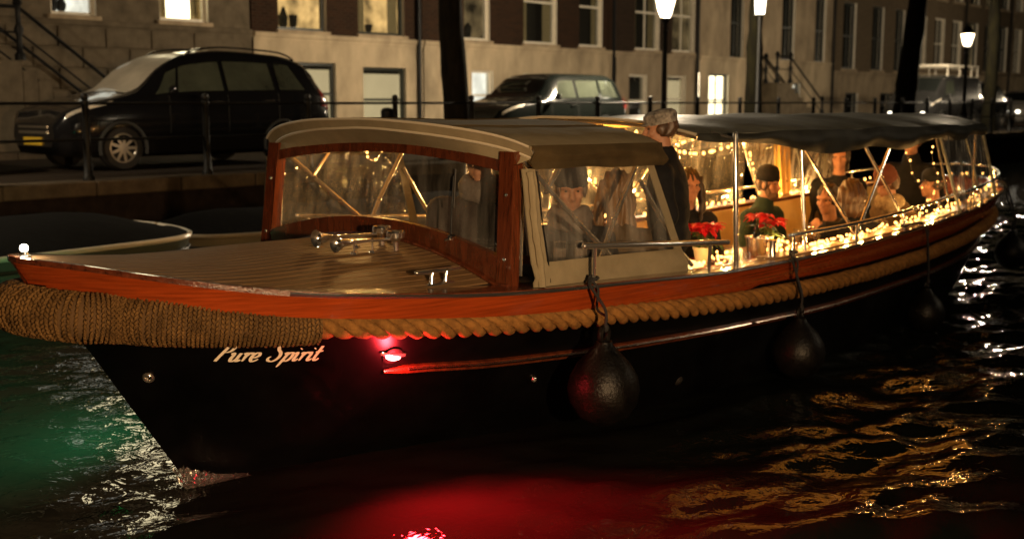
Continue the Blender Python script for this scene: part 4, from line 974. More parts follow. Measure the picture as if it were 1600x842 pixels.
# outside stairs (stoops)
def stoop(label, uL, uT, uB, zt, wa, wb, flip=1):
    s = qthing('stoop_stair', label, 'stair', (uT, wa, QZ)); OFF[s.name] = Vector((uT, wa, QZ))
    part(s, 'landing', MB().bbox((min(uL, uT), wa, QZ + .1), (max(uL, uT), wb, zt), .02), stone, smooth=False)
    nst = 8
    for k in range(nst):
        x0 = uT + (uB - uT) * k / nst; x1 = uT + (uB - uT) * (k + 1) / nst; z = zt - (zt - QZ - .1) * (k + 1) / (nst + 1)
        part(s, 'step', MB().bbox((min(x0, x1) + .004, wa, QZ + .1), (max(x0, x1) - .002, wb, z), .012), stone, smooth=False)
    for w in (wa + .06, wb - .06):
        r_ = part(s, 'hand_rail', MB().tube([(uL, w, zt + .95), (uT, w, zt + .95), (uB, w, QZ + 1.05)], .035, 8), iron)
        part(s, 'lower_rail', MB().tube([(uL, w, zt + .5), (uT, w, zt + .5), (uB, w, QZ + .6)], .02, 8), iron)
        for x, z in ((uL, zt), (uT, zt), (uB, QZ + .1)):
            part(s, 'newel_post', MB().lathe([(.10, 0), (.10, .1), (.06, .15), (.045, .4), (.09, .55), (.045, .65), (.05, .95), (.09, 1.02), (.05, 1.12), (.0003, 1.15)], 10, Matrix.Translation((x, w, z))), iron)
    return s
stoop('dark stone stair with black iron railings at far left beside the stone house', 1.4, 2.5, 4.7, 2.75, 7.1, 8.85)
stoop('outside stair with a slanting railing against the pale stone house', 31.0, 32.0, 34.6, 2.7, 7.7, 8.85)

# ------------------------------------------------------------------ trees (trunks in view, bare limbs above)
def tree(label, u, w, r0, lean, mat, seed):
    rr = random.Random(seed); t = qthing('elm_tree', label, 'tree', (u, w, QZ), 'bare trees along the far quay'); OFF[t.name] = Vector((u, w, QZ))
    B = Vector((u, w, QZ - .05)); H = 7.0
    pts = [B + Vector((lean[0] * z + .04 * math.sin(z * 1.3 + seed), lean[1] * z, z)) for z in frange(0, H, 18)]
    rad = [r0 * (1 + .55 * math.exp(-z / .35)) * (1 - .045 * z) for z in frange(0, H, 18)]
    m_ = MB(); m_.tube(pts, rad, 20)
    for i, p in enumerate(m_.v):
        q = noise.noise(p * 2.2) * .05 + noise.noise(p * 7) * .018
        c = pts[min(18, max(0, int((p.z - B.z) / H * 18)))]; d = Vector((p.x - c.x, p.y - c.y, 0)); m_.v[i] = p + d.normalized() * q if d.length > .01 else p
    part(t, 'trunk', m_, mat)
    m_ = MB()
    def limb(p, d, r, ln, dep):
        q = [p]; dd = d.copy()
        for k in range(4):
            dd = (dd + Vector((rr.uniform(-.25, .25), rr.uniform(-.25, .25), rr.uniform(-.05, .22)))).normalized(); q.append(q[-1] + dd * ln / 4)
        m_.tube(q, [r, r * .85, r * .7, r * .58, r * .45], 6 if dep else 9)
        if dep < 3:
            for k in range(3 if dep < 2 else 2):
                e = q[2 + k % 3]; nd = (dd + Vector((rr.uniform(-.9, .9), rr.uniform(-.9, .9), rr.uniform(-.1, .5)))).normalized(); limb(e, nd, r * .5, ln * .66, dep + 1)
    for k in range(6):
        a = k * 1.05 + rr.random(); limb(pts[13 + k % 6], Vector((math.cos(a), math.sin(a), .9)).normalized(), r0 * .45, 3.2, 0)
    limb(pts[-1], Vector((0, 0, 1)), r0 * .6, 3.4, 0)
    part(t, 'crown', m_, bark)
    return t
tree('thick dark tree trunk rising behind the beige cabin hood, nearest of the trees', 7.35, .85, .235, (-.045, 0), bark, 1)
tree('mossy lit tree trunk beside the wall lantern and the outside stair', 17.5, .85, .20, (.012, 0), bark_moss, 2)
tree('thick dark tree trunk leaning right between the houses and the far lamp', 26.3, .9, .33, (.16, 0), bark, 3)
tree('slender greenish tree trunk near the right edge beyond the far lamp', 33.4, .9, .22, (-.01, 0), bark_moss, 4)

# ------------------------------------------------------------------ cars
def car(label, u, w, paint, st, L, wheels, wr, side, cat='car', rz=0.0, group='cars parked along the far quay', lit=False, rails=True, spokes=7):
    # stations: (x, z_low, z_belt, z_roof, half width low, belt, roof); front at x=0, pointing to -u; near side faces the canal
    hwm = max(s[5] for s in st); t = qthing('parked_car', label, cat, (u, w + hwm, QZ + .004), group)
    OFF[t.name] = Vector((0, 0, 0)); t.rotation_euler = (0, 0, TH + rz)
    F = [smooth_tab([(s[0], s[k]) for s in st]) for k in range(1, 7)]
    def sec(x):
        zl, zb, zr, wl, wb, wr_ = [f(x) for f in F]
        h = [(wl * .86, zl), (wl, zl + .10), (wb, zl + (zb - zl) * .55), (wb * .985, zb - .05), (wb * .955, zb), (wr_ + (wb * .955 - wr_) * .10, zb + (zr - zb) * .86), (wr_ * .90, zr - .012), (wr_ * .5, zr + .012)]
        return h
    def sp(x, v):                                        # v 0..15 round the section, near side first
        h = sec(x); v = v % 16
        def at(k): return Vector((x, -h[k][0], h[k][1])) if k < 8 else Vector((x, h[15 - k][0], h[15 - k][1]))
        k = int(v); f = v - k; return at(k).lerp(at((k + 1) % 16), f)
    xs = frange(0, L, 44)
    m_ = MB().grid(lambda x, v: sp(x, v), xs, list(range(16)), close_v=True)
    m_.add([sp(0, v) for v in range(16)], [tuple(range(15, -1, -1))]); m_.add([sp(L, v) for v in range(16)], [tuple(range(16))])
    part(t, 'body', m_, paint, angle=50)
    def patch(nm, x0, x1, v0, v1, mat, off=.006, nu=10, nv=4, slant=(0, 0), parent=None):
        def fn(a, b):
            v = v0 + (v1 - v0) * b; x = x0 + slant[0] * b + (x1 + slant[1] * b - x0 - slant[0] * b) * a; p = sp(x, v); e = .03
            nn = (sp(x + e, v) - sp(x - e, v)).cross(sp(x, v + .05) - sp(x, v - .05)); nn.normalize()
            c = Vector((x, 0, .8)); nn = nn if nn.dot(p - c) > 0 else -nn
            return p + nn * off
        def th_(a, b): return Vector((0, 0, 0))
        return part(parent or t, nm, MB().grid(fn, frange(0, 1, nu), frange(0, 1, nv)), mat)
    # cabin behind the glass reads dark; glass sheets sit proud of the shell
    for sgn, a, b in ((0, 4.10, 4.86), (1, 10.90, 10.14)):
        for x0, x1, sl0, sl1 in side['windows']:
            g_ = patch('side_window', x0, x1, a, b, side.get('tint', lampglass_dim), .006, slant=(sl0, sl1))
    patch('windscreen', *side['screen'], 6.02, 8.98, side.get('screenm', screenm), .008, nv=8)
    patch('rear_window', *side['rear'], 6.1, 8.9, glass_dark, .008, nv=8)
    for sgn in (-1, 1):
        for x in wheels:
            y = sgn * (F[4](x) - .085)
            M = Matrix.Translation((x, y, wr)) @ Matrix.Rotation(R(90) * -sgn, 4, 'X')
            part(t, 'wheel_arch', MB().tube([(x + (wr + .045) * math.cos(a), sgn * (F[4](x) + .002), wr + (wr + .045) * math.sin(a)) for a in frange(-.25, math.pi + .25, 16)], .022, 6), carin)
            ty = part(t, 'wheel', MB().lathe([(wr * .66, -.10), (wr * .92, -.10), (wr, -.07), (wr, .05), (wr * .92, .085), (wr * .68, .09), (wr * .62, .05)], 26, M), rubber)
            rm = MB().lathe([(wr * .60, .05), (wr * .66, .080), (wr * .60, .085)], 26, M, 0, False).lathe([(.0003, .085), (.05, .08), (.055, .05)], 10, M)
            for k in range(spokes):
                a = 2 * math.pi * k / spokes
                rm.add([(.03 * math.cos(a + .9), .03 * math.sin(a + .9), .078), (.03 * math.cos(a - .9), .03 * math.sin(a - .9), .078), (wr * .63 * math.cos(a - .10), wr * .63 * math.sin(a - .10), .074), (wr * .63 * math.cos(a + .10), wr * .63 * math.sin(a + .10), .074)], [(0, 1, 2, 3)], 0, M)
            part(ty, 'rim', rm, alloy)
    z_hl = F[1](.2) - .10
    for sgn, a, b in ((-1, 3.02, 3.9), (1, 11.98, 11.1)):
        patch('headlight', .10, .62, a, b, side.get('hl', lampglass), .01, slant=(.02, .14)); patch('tail_light', L - .22, L - .03, 2.6 if sgn < 0 else 12.4, 4.3 if sgn < 0 else 10.7, redlens, .010)
        wbm = F[4](1.5)
        mm = MB().ell((side['mirror'], sgn * (wbm + .10), F[1](side['mirror']) + .08), (.055, .10, .07), 10, 7).tube([(side['mirror'], sgn * (wbm - .06), F[1](side['mirror']) + .02), (side['mirror'], sgn * (wbm + .06), F[1](side['mirror']) + .06)], .02, 6)
        part(t, 'mirror', mm, paint)
        for hx in side['handles']: part(t, 'door_handle', MB().tube([(hx, sgn * (F[4](hx) + .012), F[1](hx) - .10), (hx + .09, sgn * (F[4](hx) + .026), F[1](hx) - .098), (hx + .18, sgn * (F[4](hx) + .012), F[1](hx) - .10)], .013, 6), side.get('hm', chrome))
        for dx in side['doors']:
            patch('door_seam', dx - .006, dx + .006, 1.6 if sgn < 0 else 13.4, 4.0 if sgn < 0 else 11.0, carin, .004, nu=1, nv=6)
        if rails: part(t, 'roof_rail', MB().tube([(x, sgn * (F[5](x) * .86), F[2](x) + .045 * math.sin(min(1, (x - side['screen'][1]) * 4, (L - .5 - x) * 4) * 1.57)) for x in frange(side['screen'][1] + .02, L - .52, 14)], .016, 6), chrome)
    part(t, 'front_plate', MB().bbox((-.025, -.26, .36), (.0, .26, .47), .004), plate_y, smooth=False)
    part(t, 'grille', MB().box((-.012, -.42, .52), (.04, .42, .56)).box((-.012, -.42, .60), (.04, .42, .63)), chrome, smooth=False)
    if lit:
        for sgn in (-1, 1): part(t, 'lit_lamp', MB().ell((.02, sgn * .58, .62), (.05, .09, .06), 10, 7), lantern_w)
    return t
screenm = pm('windscreen_reflection', (.50, .45, .36), .45, var=.25, scale=1.5, coat=.3)  # pale diffuse colour stands in for a reflection across the windscreen
glass_dark = pm('tinted_car_glass', (.012, .014, .013), .05, spec=.8, coat=1.0)
lampglass_dim = pm('side_glass', (.10, .115, .085), .07, spec=.8, coat=1.0, metal=.35, var=.5, scale=1.5)
MPV = [(0, .34, .60, .66, .58, .60, .55), (.10, .24, .78, .82, .76, .78, .66), (.45, .19, .92, .95, .86, .88, .72), (.95, .18, 1.00, 1.06, .88, .905, .74), (1.22, .18, 1.03, 1.14, .88, .91, .72), (1.65, .18, 1.05, 1.47, .88, .91, .66), (2.1, .18, 1.06, 1.66, .88, .91, .63), (2.8, .18, 1.07, 1.735, .88, .91, .63), (3.7, .18, 1.09, 1.70, .88, .90, .62), (4.2, .20, 1.10, 1.60, .86, .88, .60), (4.5, .26, 1.06, 1.36, .82, .84, .57), (4.65, .34, .94, 1.02, .74, .77, .55)]
mpv_ = car('black people carrier parked at left with bright reflecting windscreen and spoked wheels', .62, 2.0, carblk, MPV, 4.65, (.86, 3.62), .315,
    dict(windows=[(1.42, 1.74, .26, .12), (1.80, 2.58, .10, 0), (2.66, 3.52, 0, -.03), (3.62, 4.12, 0, -.22)], screen=(1.06, 2.12), rear=(4.28, 4.58), mirror=1.62, handles=(2.32, 3.28), doors=(1.62, 2.62, 3.56)), spokes=9)
mpv_.scale = (1.045,) * 3
BOX = [(0, .36, .60, .66, .62, .64, .58), (.12, .26, .80, .84, .80, .82, .70), (.5, .20, .93, .97, .86, .88, .76), (1.1, .20, 1.00, 1.06, .87, .89, .76), (1.35, .20, 1.02, 1.18, .87, .89, .72), (1.75, .20, 1.03, 1.50, .87, .89, .68), (2.2, .20, 1.04, 1.60, .87, .89, .67), (3.6, .20, 1.06, 1.60, .87, .89, .67), (4.0, .22, 1.06, 1.52, .86, .88, .65), (4.25, .28, 1.0, 1.18, .82, .84, .62), (4.35, .36, .9, .98, .76, .78, .60)]
HAT = [(0, .34, .55, .60, .58, .60, .55), (.12, .24, .70, .74, .74, .76, .64), (.5, .18, .80, .86, .82, .84, .70), (1.05, .17, .90, .98, .84, .86, .70), (1.35, .17, .93, 1.10, .84, .87, .66), (1.75, .17, .94, 1.36, .84, .87, .60), (2.2, .17, .95, 1.46, .84, .87, .58), (3.0, .17, .96, 1.45, .84, .87, .58), (3.6, .18, .98, 1.36, .83, .85, .56), (3.95, .24, .95, 1.06, .78, .80, .55), (4.1, .32, .84, .90, .70, .73, .55)]
HS = dict(windows=[(1.72, 2.42, .22, 0), (2.52, 3.20, 0, -.06), (3.28, 3.58, 0, -.14)], screen=(1.18, 1.98), rear=(3.66, 4.0), mirror=1.62, handles=(2.2, 3.05), doors=(1.58, 2.46, 3.22), hm=carin, screenm=glass_dark)
p = qp(752, 165, 2.3)
car('dark green hatchback parked behind the tree trunk with pale windows', p.x + .4, 2.1, cargrn, BOX, 4.35, (.80, 3.40), .32, dict(HS, windows=[(1.72, 2.42, .22, 0), (2.52, 3.24, 0, 0), (3.34, 3.92, 0, -.10)], rear=(4.02, 4.28), tint=pm('pale_side_glass', (.085, .10, .075), .10, metal=.3, coat=1.0, var=.4, scale=1.5)), rails=False)
car('tail of a dark car at the far left edge in front of the people carrier', -4.6, 1.95, carblk, HAT, 4.1, (.80, 3.30), .30, HS, rails=False)
p = qp(1440, 165, 2.2)
VAN = [(0, .36, .70, .76, .66, .68, .62), (.14, .26, .95, 1.00, .86, .88, .74), (.5, .22, 1.08, 1.2, .92, .94, .80), (.9, .22, 1.15, 1.55, .93, .95, .80), (1.3, .22, 1.18, 1.86, .93, .95, .80), (2.0, .22, 1.20, 1.95, .93, .95, .82), (4.2, .22, 1.20, 1.95, .93, .95, .82), (4.5, .25, 1.18, 1.90, .92, .94, .80), (4.6, .32, 1.1, 1.80, .88, .90, .78)]
v_ = car('dark van with a pale pipe roof rack beyond the leaning tree', p.x + 1.0, 2.2, cargry, VAN, 4.6, (.85, 3.7), .33, dict(windows=[(1.15, 1.9, .2, 0)], screen=(.72, 1.26), rear=(4.2, 4.5), mirror=1.1, handles=(1.75,), doors=(1.05, 1.98), screenm=glass_dark), cat='van', rails=False, lit=True)
rk = MB()
for x in (1.5, 2.6, 3.7, 4.3): rk.tube([(x, -.78, 1.9), (x, -.78, 2.28), (x, .78, 2.28), (x, .78, 1.9)], .03, 6)
for y in (-.78, .78): rk.tube([(1.4, y, 2.28), (4.4, y, 2.28)], .03, 6)
part(v_, 'roof_rack', rk, wframe)
p = qp(1560, 170, 2.2)
car('pale car at the right edge beyond the slender tree', p.x + 3.0, 2.2, carwht, HAT, 4.1, (.80, 3.30), .30, HS, rails=False, lit=True)
car('dark car parked between the van and the pale car at right', p.x - 3.2, 2.2, carblk, MPV, 4.65, (.86, 3.62), .315, dict(windows=[(1.80, 2.58, .10, 0), (2.66, 3.52, 0, -.03), (3.62, 4.12, 0, -.22)], screen=(1.06, 2.12), rear=(4.28, 4.58), mirror=1.62, handles=(2.32, 3.28), doors=(1.62, 2.62, 3.56)), lit=True)

# bollard by the railing
p = qp(605, 168, 1.0)
bo = qthing('bollard', 'short black round-topped bollard on the quay beside the railing', 'bollard', (p.x, 1.0, QZ)); OFF[bo.name] = Vector((0, 0, 0))
part(bo, 'shaft', MB().lathe([(.13, 0), (.13, .06), (.10, .10), (.085, .70), (.11, .74), (.11, p.z - QZ - .12)], 14), iron)
part(bo, 'round_top', MB().lathe([(.11, p.z - QZ - .12), (.115, p.z - QZ - .06), (.08, p.z - QZ - .015), (.0003, p.z - QZ)], 14), iron)

# moored boats lying along the far quay
coverm = pm('black_boat_cover', (.004, .004, .004), .95, spec=.05, var=.3, scale=5, bump=.3)
def moored(label, u0, u1, wa, wb, z, hullmat, topmat, cov=.24, sq=16.0):
    t = qthing('moored_boat', label, 'boat', (u0, (wa + wb) / 2, 0)); OFF[t.name] = Vector((u0, (wa + wb) / 2, 0))
    c, hw_ = (wa + wb) / 2, (wb - wa) / 2; L_ = u1 - u0
    def half(q): return hw_ * min(1, (1 - abs(2 * q - 1) ** sq)) ** .6 if 0 < q < 1 else .02
    qs = [0, .004, .012, .025, .05, .08, .12] + frange(.18, .82, 12) + [.88, .92, .95, .975, .988, .996, 1]
    m_ = MB()
    for sg in (-1, 1): m_.grid(lambda q, v: (u0 + L_ * q, c + sg * half(q) * (.80 + .20 * v), -.3 + (z + .3 + .05 * (2 * q - 1) ** 2) * v), qs, frange(0, 1, 5))
    part(t, 'hull', m_, hullmat)
    for sg in (-1, 1):
        part(t, 'gunwale', MB().tube([(u0 + L_ * q, c + sg * (half(q) + .01), z + .02 + .05 * (2 * q - 1) ** 2) for q in qs], .028, 8), topmat)
        part(t, 'rub_strake', MB().tube([(u0 + L_ * q, c + sg * (half(q) * .965 + .01), z - .12 + .05 * (2 * q - 1) ** 2) for q in qs], .022, 8), rubber)
    part(t, 'deck', MB().grid(lambda q, v: (u0 + L_ * q, c + v * half(q) * .98, z - .05 + .04 * (2 * q - 1) ** 2), qs, frange(-1, 1, 6)), rubber)
    part(t, 'boat_cover', MB().grid(lambda q, v: (u0 + L_ * q, c + v * half(q) * .99, z + .03 + .05 * (2 * q - 1) ** 2 + cov * (1 - abs(v) ** 2.2) * min(1, 7 * min(q, 1 - q)) + .02 * noise.noise(Vector((q * 14, v * 3, z)))), qs, frange(-1, 1, 10)), coverm)
    part(t, 'thwart', MB().bbox((u0 + L_ * .62, wa + .12, z - .05), (u0 + L_ * .70, wb - .12, z - .01), .01), tablem)
    return t
moored('covered grey boat moored at far left with a pale gunwale', -6.6, -.15, -2.95, -.35, .52, pm('sea_grey_paint', (.08, .10, .09), .4, var=.15, scale=3), pm('white_boat_paint', (.70, .66, .56), .3))
moored('low cream covered boat moored along the quay behind the canal boat bow', .05, 6.2, -1.95, -.25, .36, pm('cream_boat_paint', (.20, .18, .13), .5, var=.12, scale=3), pm('dull_rubbing_edge', (.30, .26, .19), .5))

# ================================================================== THINGS ABOARD
def remesh(mb, vox, smooth=3, disp=None):
    me = mb.mesh('temp', skin); ob = bpy.data.objects.new('temp', me); link(ob)
    m = ob.modifiers.new('r', 'REMESH'); m.mode = 'VOXEL'; m.voxel_size = vox
    s = ob.modifiers.new('s', 'SMOOTH'); s.factor = .5; s.iterations = smooth
    dg = bpy.context.evaluated_depsgraph_get(); out = bpy.data.meshes.new_from_object(ob.evaluated_get(dg))
    bpy.data.objects.remove(ob); bpy.data.meshes.remove(me)
    if disp:
        ns = [v.normal.copy() for v in out.vertices]
        for v, nn in zip(out.vertices, ns): v.co += nn * disp(v.co)
    out.polygons.foreach_set('use_smooth', [True] * len(out.polygons)); out.materials.clear(); out.update()
    return out
def cloth(name, c, c2=None, **k): return pm(name, c, .85, var=.25, scale=14, bump=.25, bscale=90, spec=.15, col2=c2, **k)
blk = cloth('black_cloth', (.010, .010, .011)); nvy = cloth('dark_coat_cloth', (.022, .022, .026)); grn = cloth('green_jacket_cloth', (.018, .030, .020))
brn = cloth('brown_knit', (.055, .032, .017)); gry = cloth('grey_scarf_knit', (.12, .10, .088)); grl = cloth('pale_scarf', (.30, .27, .23)); tan = cloth('tan_coat_cloth', (.085, .054, .026))
chk = pm('mottled_cap_cloth', (.05, .045, .04), .85, col2=(.34, .31, .27), scale=26, bump=.2, detail=2); orn = cloth('rust_beanie_knit', (.10, .035, .022)); strp = cloth('banded_scarf', (.10, .06, .03), (.42, .33, .20))
gcoat = cloth('dark_grey_coat_cloth', (.040, .031, .028))
hair_b = pm('dark_brown_hair', (.020, .011, .006), .45, var=.5, scale=30, stretch=(1, 1, .15)); hair_g = pm('golden_brown_hair', (.15, .078, .026), .5, var=.6, scale=26, stretch=(1, 1, .2))
hair_m = pm('brown_hair', (.060, .030, .014), .45, var=.5, scale=30, stretch=(1, 1, .15)); beardm = pm('beard', (.10, .05, .022), .7, var=.4, scale=40)
def hand(mb, w, d, pn, curl, side):
    d = d.normalized(); pn = (pn - d * pn.dot(d)).normalized(); sd = d.cross(pn)
    for k in (-1, 0, 1): mb.tube([w + sd * (.022 * k), w + d * .05 + sd * (.026 * k), w + d * .085 + sd * (.026 * k)], [.014, .0155, .0135], 8, round_ends=True)
    for k, ln in ((-1.5, .062), (-.5, .074), (.5, .070), (1.5, .054)):
        b0 = w + d * .085 + sd * (.019 * k); pts = [b0]; a = curl * .35
        for j in range(3):
            pts.append(pts[-1] + (d * math.cos(a) + pn * math.sin(a)) * ln * (.42, .32, .26)[j]); a += curl * .75
        mb.tube(pts, [.0098, .0092, .0086, .0074], 7, round_ends=True)
    t0 = w + d * .025 + sd * (.030 * side); t1 = t0 + d * .035 + sd * (.022 * side) + pn * .014; t2 = t1 + d * .030 + pn * .016 * (1 + curl * .4)
    mb.tube([t0, t1, t2], [.014, .0115, .009], 7, round_ends=True)
def person(label, head, beta, lean=10, look=(0, 0), arms=None, coat=None, hair=None, hairm=None, hat=None, hatm=None, scarf=None, stand=None, legm=None, beard=False, collar=None, tails=False, shoulder=1.0, k=1.2, tuck=False):
    f = R(lean); up = Vector((0, math.sin(f), math.cos(f))); fw = Vector((0, math.cos(f), -math.sin(f)))
    pel = Vector((0, 0, .10)); chest = pel + up * .27; nb = pel + up * .47; hc = nb + up * .10 + Vector((0, .025, .10))
    hx = Vector(head); rz = TH + R(beta - 90); rot = Matrix.Rotation(R(beta - 90), 3, 'Z'); base = hx - rot @ hc * k
    t = thing('person', label, 'person', BW(*base), rz, (0, 0, 0), 'people aboard the canal boat'); t.scale = (k, k, k)
    HM = Matrix.Translation(hc) @ Matrix.Rotation(R(look[0]), 4, 'Z') @ Matrix.Rotation(R(look[1]), 4, 'X')
    S = shoulder; shl = {sd: nb - up * .055 + Vector((sd * .175 * S, 0, 0)) for sd in (-1, 1)}
    default = {sd: (Vector((sd * .25, .07, .25)), Vector((sd * .13, .30, .24))) for sd in (-1, 1)}
    if stand is not None: default = {sd: (Vector((sd * .25, -.03, .27)), Vector((sd * .24, .10, .04))) for sd in (-1, 1)}
    arms_ = dict(default); curl = {-1: .7, 1: .7}
    for k, v in (arms or {}).items(): arms_[k] = (Vector(v[0]), Vector(v[1])); curl[k] = v[2] if len(v) > 2 else .8
    b = MB()
    b.ell(pel, (.145, .10, .11)).ell(chest, (.15 * S, .10, .22), 12, 9).cap(shl[-1], shl[1], .052).tube([nb - up * .05, nb + up * .02, hc - up * .04], [.068, .056, .054], 12, round_ends=True)
    hd = MB()
    hd.ell((0, -.012, .025), (.074, .094, .090), 18, 12).ell((0, .020, -.045), (.058, .066, .066), 16, 10).ell((0, .062, -.092), (.026, .022, .020), 10, 8)
    hd.tube([(0, .082, .012), (0, .094, -.010), (0, .108, -.030), (0, .098, -.038)], [.009, .011, .0135, .010], 8, round_ends=True)
    for sd in (-1, 1):
        hd.tube([(sd * .010, .083, .026), (sd * .030, .080, .030), (sd * .052, .066, .024)], [.010, .011, .009], 7, round_ends=True)
        hd.ell((sd * .040, .056, -.022), (.024, .024, .022), 9, 7).ell((sd * .013, .096, -.032), (.009, .010, .008), 7, 6).ell((sd * .076, -.006, -.006), (.010, .020, .032), 8, 7)
    hd.tube([(-.022, .078, -.058), (0, .088, -.056), (.022, .078, -.058)], [.006, .008, .006], 7, round_ends=True).tube([(-.018, .078, -.070), (0, .087, -.071), (.018, .078, -.070)], [.007, .009, .007], 7, round_ends=True)
    b.add(hd.v, hd.f, 0, HM)
    for sd in (-1, 1):
        e, w = arms_[sd]; b.cap(shl[sd], e, .042, .036).cap(e, w, .036, .026)
        dv = (w - e).normalized(); hand(b, w + dv * .012, dv, Vector((-sd * .8, 0, -.5)) if dv.z < .4 else Vector((-sd * .5, -.8, 0)), curl[sd], -sd)
    legs = MB(); ft = {}
    for sd in (-1, 1):
        hp = Vector((sd * .09, 0, .07))
        if stand is None:
            kn = Vector((sd * .12, .40, .09)); an = Vector((sd * .12, .42, -.36))
            if tuck: kn = Vector((sd * .12, .26, .02)); an = Vector((sd * .10, -.04, -.26))
        else:
            fl = (stand - base.z) / k; kn = Vector((sd * .10, .03, (fl + .07) * .5)); an = Vector((sd * .11, -.01 + .05 * sd, fl + .09))
        b.cap(hp, kn, .062, .046).cap(kn, an, .044, .032)
        legs.cap(hp, kn, .088, .066).cap(kn, an, .064, .050)
        ft[sd] = MB().ell(an + Vector((0, .07, -.05)), (.045, .13, .04), 10, 7).ell(an + Vector((0, .0, -.03)), (.046, .055, .055), 10, 7)
    bm = remesh(b, .0085, 3); bm.materials.append(skin); bo_ = part(t, 'body', bm, None)
    legs.ell(pel, (.165, .12, .11)); lm = remesh(legs, .02, 2); lm.materials.append(legm or blk); part(t, 'trousers', lm, None)
    for sd in (-1, 1):
        fm_ = remesh(ft[sd], .014, 2); fm_.materials.append(rubber); part(t, 'shoe', fm_, None)
    j = MB(); j.ell(pel + Vector((0, 0, .02)), (.178, .128, .14), 14, 9).ell(chest, (.182 * S, .128, .25), 16, 11).cap(shl[-1] - up * .01, shl[1] - up * .01, .076).ell(chest - up * .1, (.175, .135, .2), 14, 9)
    if collar: j.tube([nb - up * .03, nb + up * .045], [.088, .080], 14, round_ends=True)
    else: j.tube([nb - up * .05, nb + up * .005], [.085, .070], 14, round_ends=True)
    for sd in (-1, 1):
        e, w = arms_[sd]; dv = (w - e).normalized(); j.cap(shl[sd], e, .068, .058).cap(e, w + dv * .0, .057, .044)
    sdv = random.random() * 9
    jm = remesh(j, .015, 3, lambda p: .010 * noise.noise(p * 7 + Vector((sdv, 0, 0))) + .006 * noise.noise(p * 17)); jm.materials.append(coat or blk); part(t, 'jacket', jm, None)
    if look is not None:
        for sd in (-1, 1):
            part(t, 'eye', MB().ell(HM @ Vector((sd * .031, .0735, .006)), (.0080, .0080, .0055), 8, 6), eyem)
    if hair:
        h = MB(); h.ell((0, -.020, .036), (.084, .096, .094), 16, 10) if not hat else h.ell((0, -.022, .018), (.080, .088, .080), 16, 10)
        for sd in (-1, 1): h.ell((sd * .070, -.015, .0), (.018, .045, .05), 9, 7)
        if hair == 'long':
            h.ell((0, -.062, -.06), (.088, .056, .14), 14, 9).ell((0, -.07, -.17), (.085, .045, .10), 12, 8)
            for sd in (-1, 1): h.tube([(sd * .070, .02, .05), (sd * .088, .012, -.05), (sd * .092, .025, -.16), (sd * .075, .04, -.25)], [.026, .030, .030, .012], 8, round_ends=True)
        if hair == 'full': h.ell((0, -.032, .0), (.105, .100, .115), 16, 10).ell((0, -.05, -.08), (.095, .07, .09), 14, 9)
        h2 = MB(); h2.add(h.v, h.f, 0, HM)
        hm_ = remesh(h2, .010, 2, lambda p: .006 * math.sin(p.x * 210 + 4 * noise.noise(p * 14)) + .010 * noise.noise(Vector((p.x * 20, p.y * 20, p.z * 5)))); hm_.materials.append(hairm or hair_b); part(t, 'hair', hm_, None)
    if beard:
        h = MB(); h.ell((0, .040, -.085), (.054, .052, .046), 14, 9)
        for sd in (-1, 1): h.ell((sd * .056, .020, -.05), (.014, .03, .045), 9, 7)
        h2 = MB(); h2.add(h.v, h.f, 0, HM); hm_ = remesh(h2, .009, 1, lambda p: .004 * noise.noise(p * 60)); hm_.materials.append(beardm); part(t, 'beard', hm_, None)
    if hat:
        h = MB()
        if hat == 'beanie': h.lathe([(.0862, 0), (.092, .012), (.092, .045), (.086, .052), (.084, .085), (.066, .115), (.035, .132), (.0003, .138)], 20)
        if hat == 'flatcap': h.lathe([(.088, .0), (.090, .02), (.094, .042), (.090, .062), (.066, .080), (.0003, .088)], 20).ell((0, .074, .010), (.060, .042, .009), 14, 7)
        if hat == 'cap': h.lathe([(.087, 0), (.089, .04), (.080, .08), (.052, .108), (.0003, .118)], 20).ell((0, .095, .008), (.062, .065, .008), 14, 7)
        h2 = MB(); h2.add([Vector((p.x, p.y * 1.10 - .012, p.z + .030)) for p in h.v], h.f, 0, HM @ Matrix.Rotation(R(-8), 4, 'X'))
        part(t, 'hat', h2, hatm or blk)
    if scarf:
        sc = MB(); c = nb + up * .035 + Vector((0, .012, 0))
        for k, (rr_, dz) in enumerate(((.088, -.022), (.092, .016), (.080, .044))):
            sc.tube([c + Vector((rr_ * math.cos(a), (rr_ * .92) * math.sin(a), dz + .012 * math.sin(2 * a + k))) for a in frange(0, 2 * math.pi, 22)], .034, 8)
        s_ = remesh(sc, .011, 2, lambda p: .006 * noise.noise(p * 26)); s_.materials.append(scarf); so = part(t, 'scarf', s_, None)
        if tails:
            for sd, l_ in ((-.045, .36), (.05, .30)):
                part(so, 'scarf_end', MB().slab(lambda a, v: chest + fw * (.145 - .02 * a) + up * (.16 - l_ * a) + Vector((sd * 1.15 + (v - .5) * .062, 0, 0)) + fw * (.008 * math.sin(v * 9 + a * 6)), frange(0, 1, 8), frange(0, 1, 6), fw * .016), scarf)
    return t
def at(px_, py_, y): return bp(px_, py_, y)
person('standing captain in black jacket and mottled flat cap between the two canopies', at(1032, 202, -.83), 118, 4, (12, -4), coat=blk, hair='short', hairm=hair_m, hat='flatcap', hatm=chk, stand=.10, collar=True, shoulder=1.25, k=1.12)
person('person in grey knitted scarf and dark coat seated behind the clear side window', at(891, 297, -.72), 222, 6, (4, -6), coat=nvy, hair='short', hairm=hair_m, hat='beanie', hatm=nvy, scarf=gry, tails=True, tuck=True)
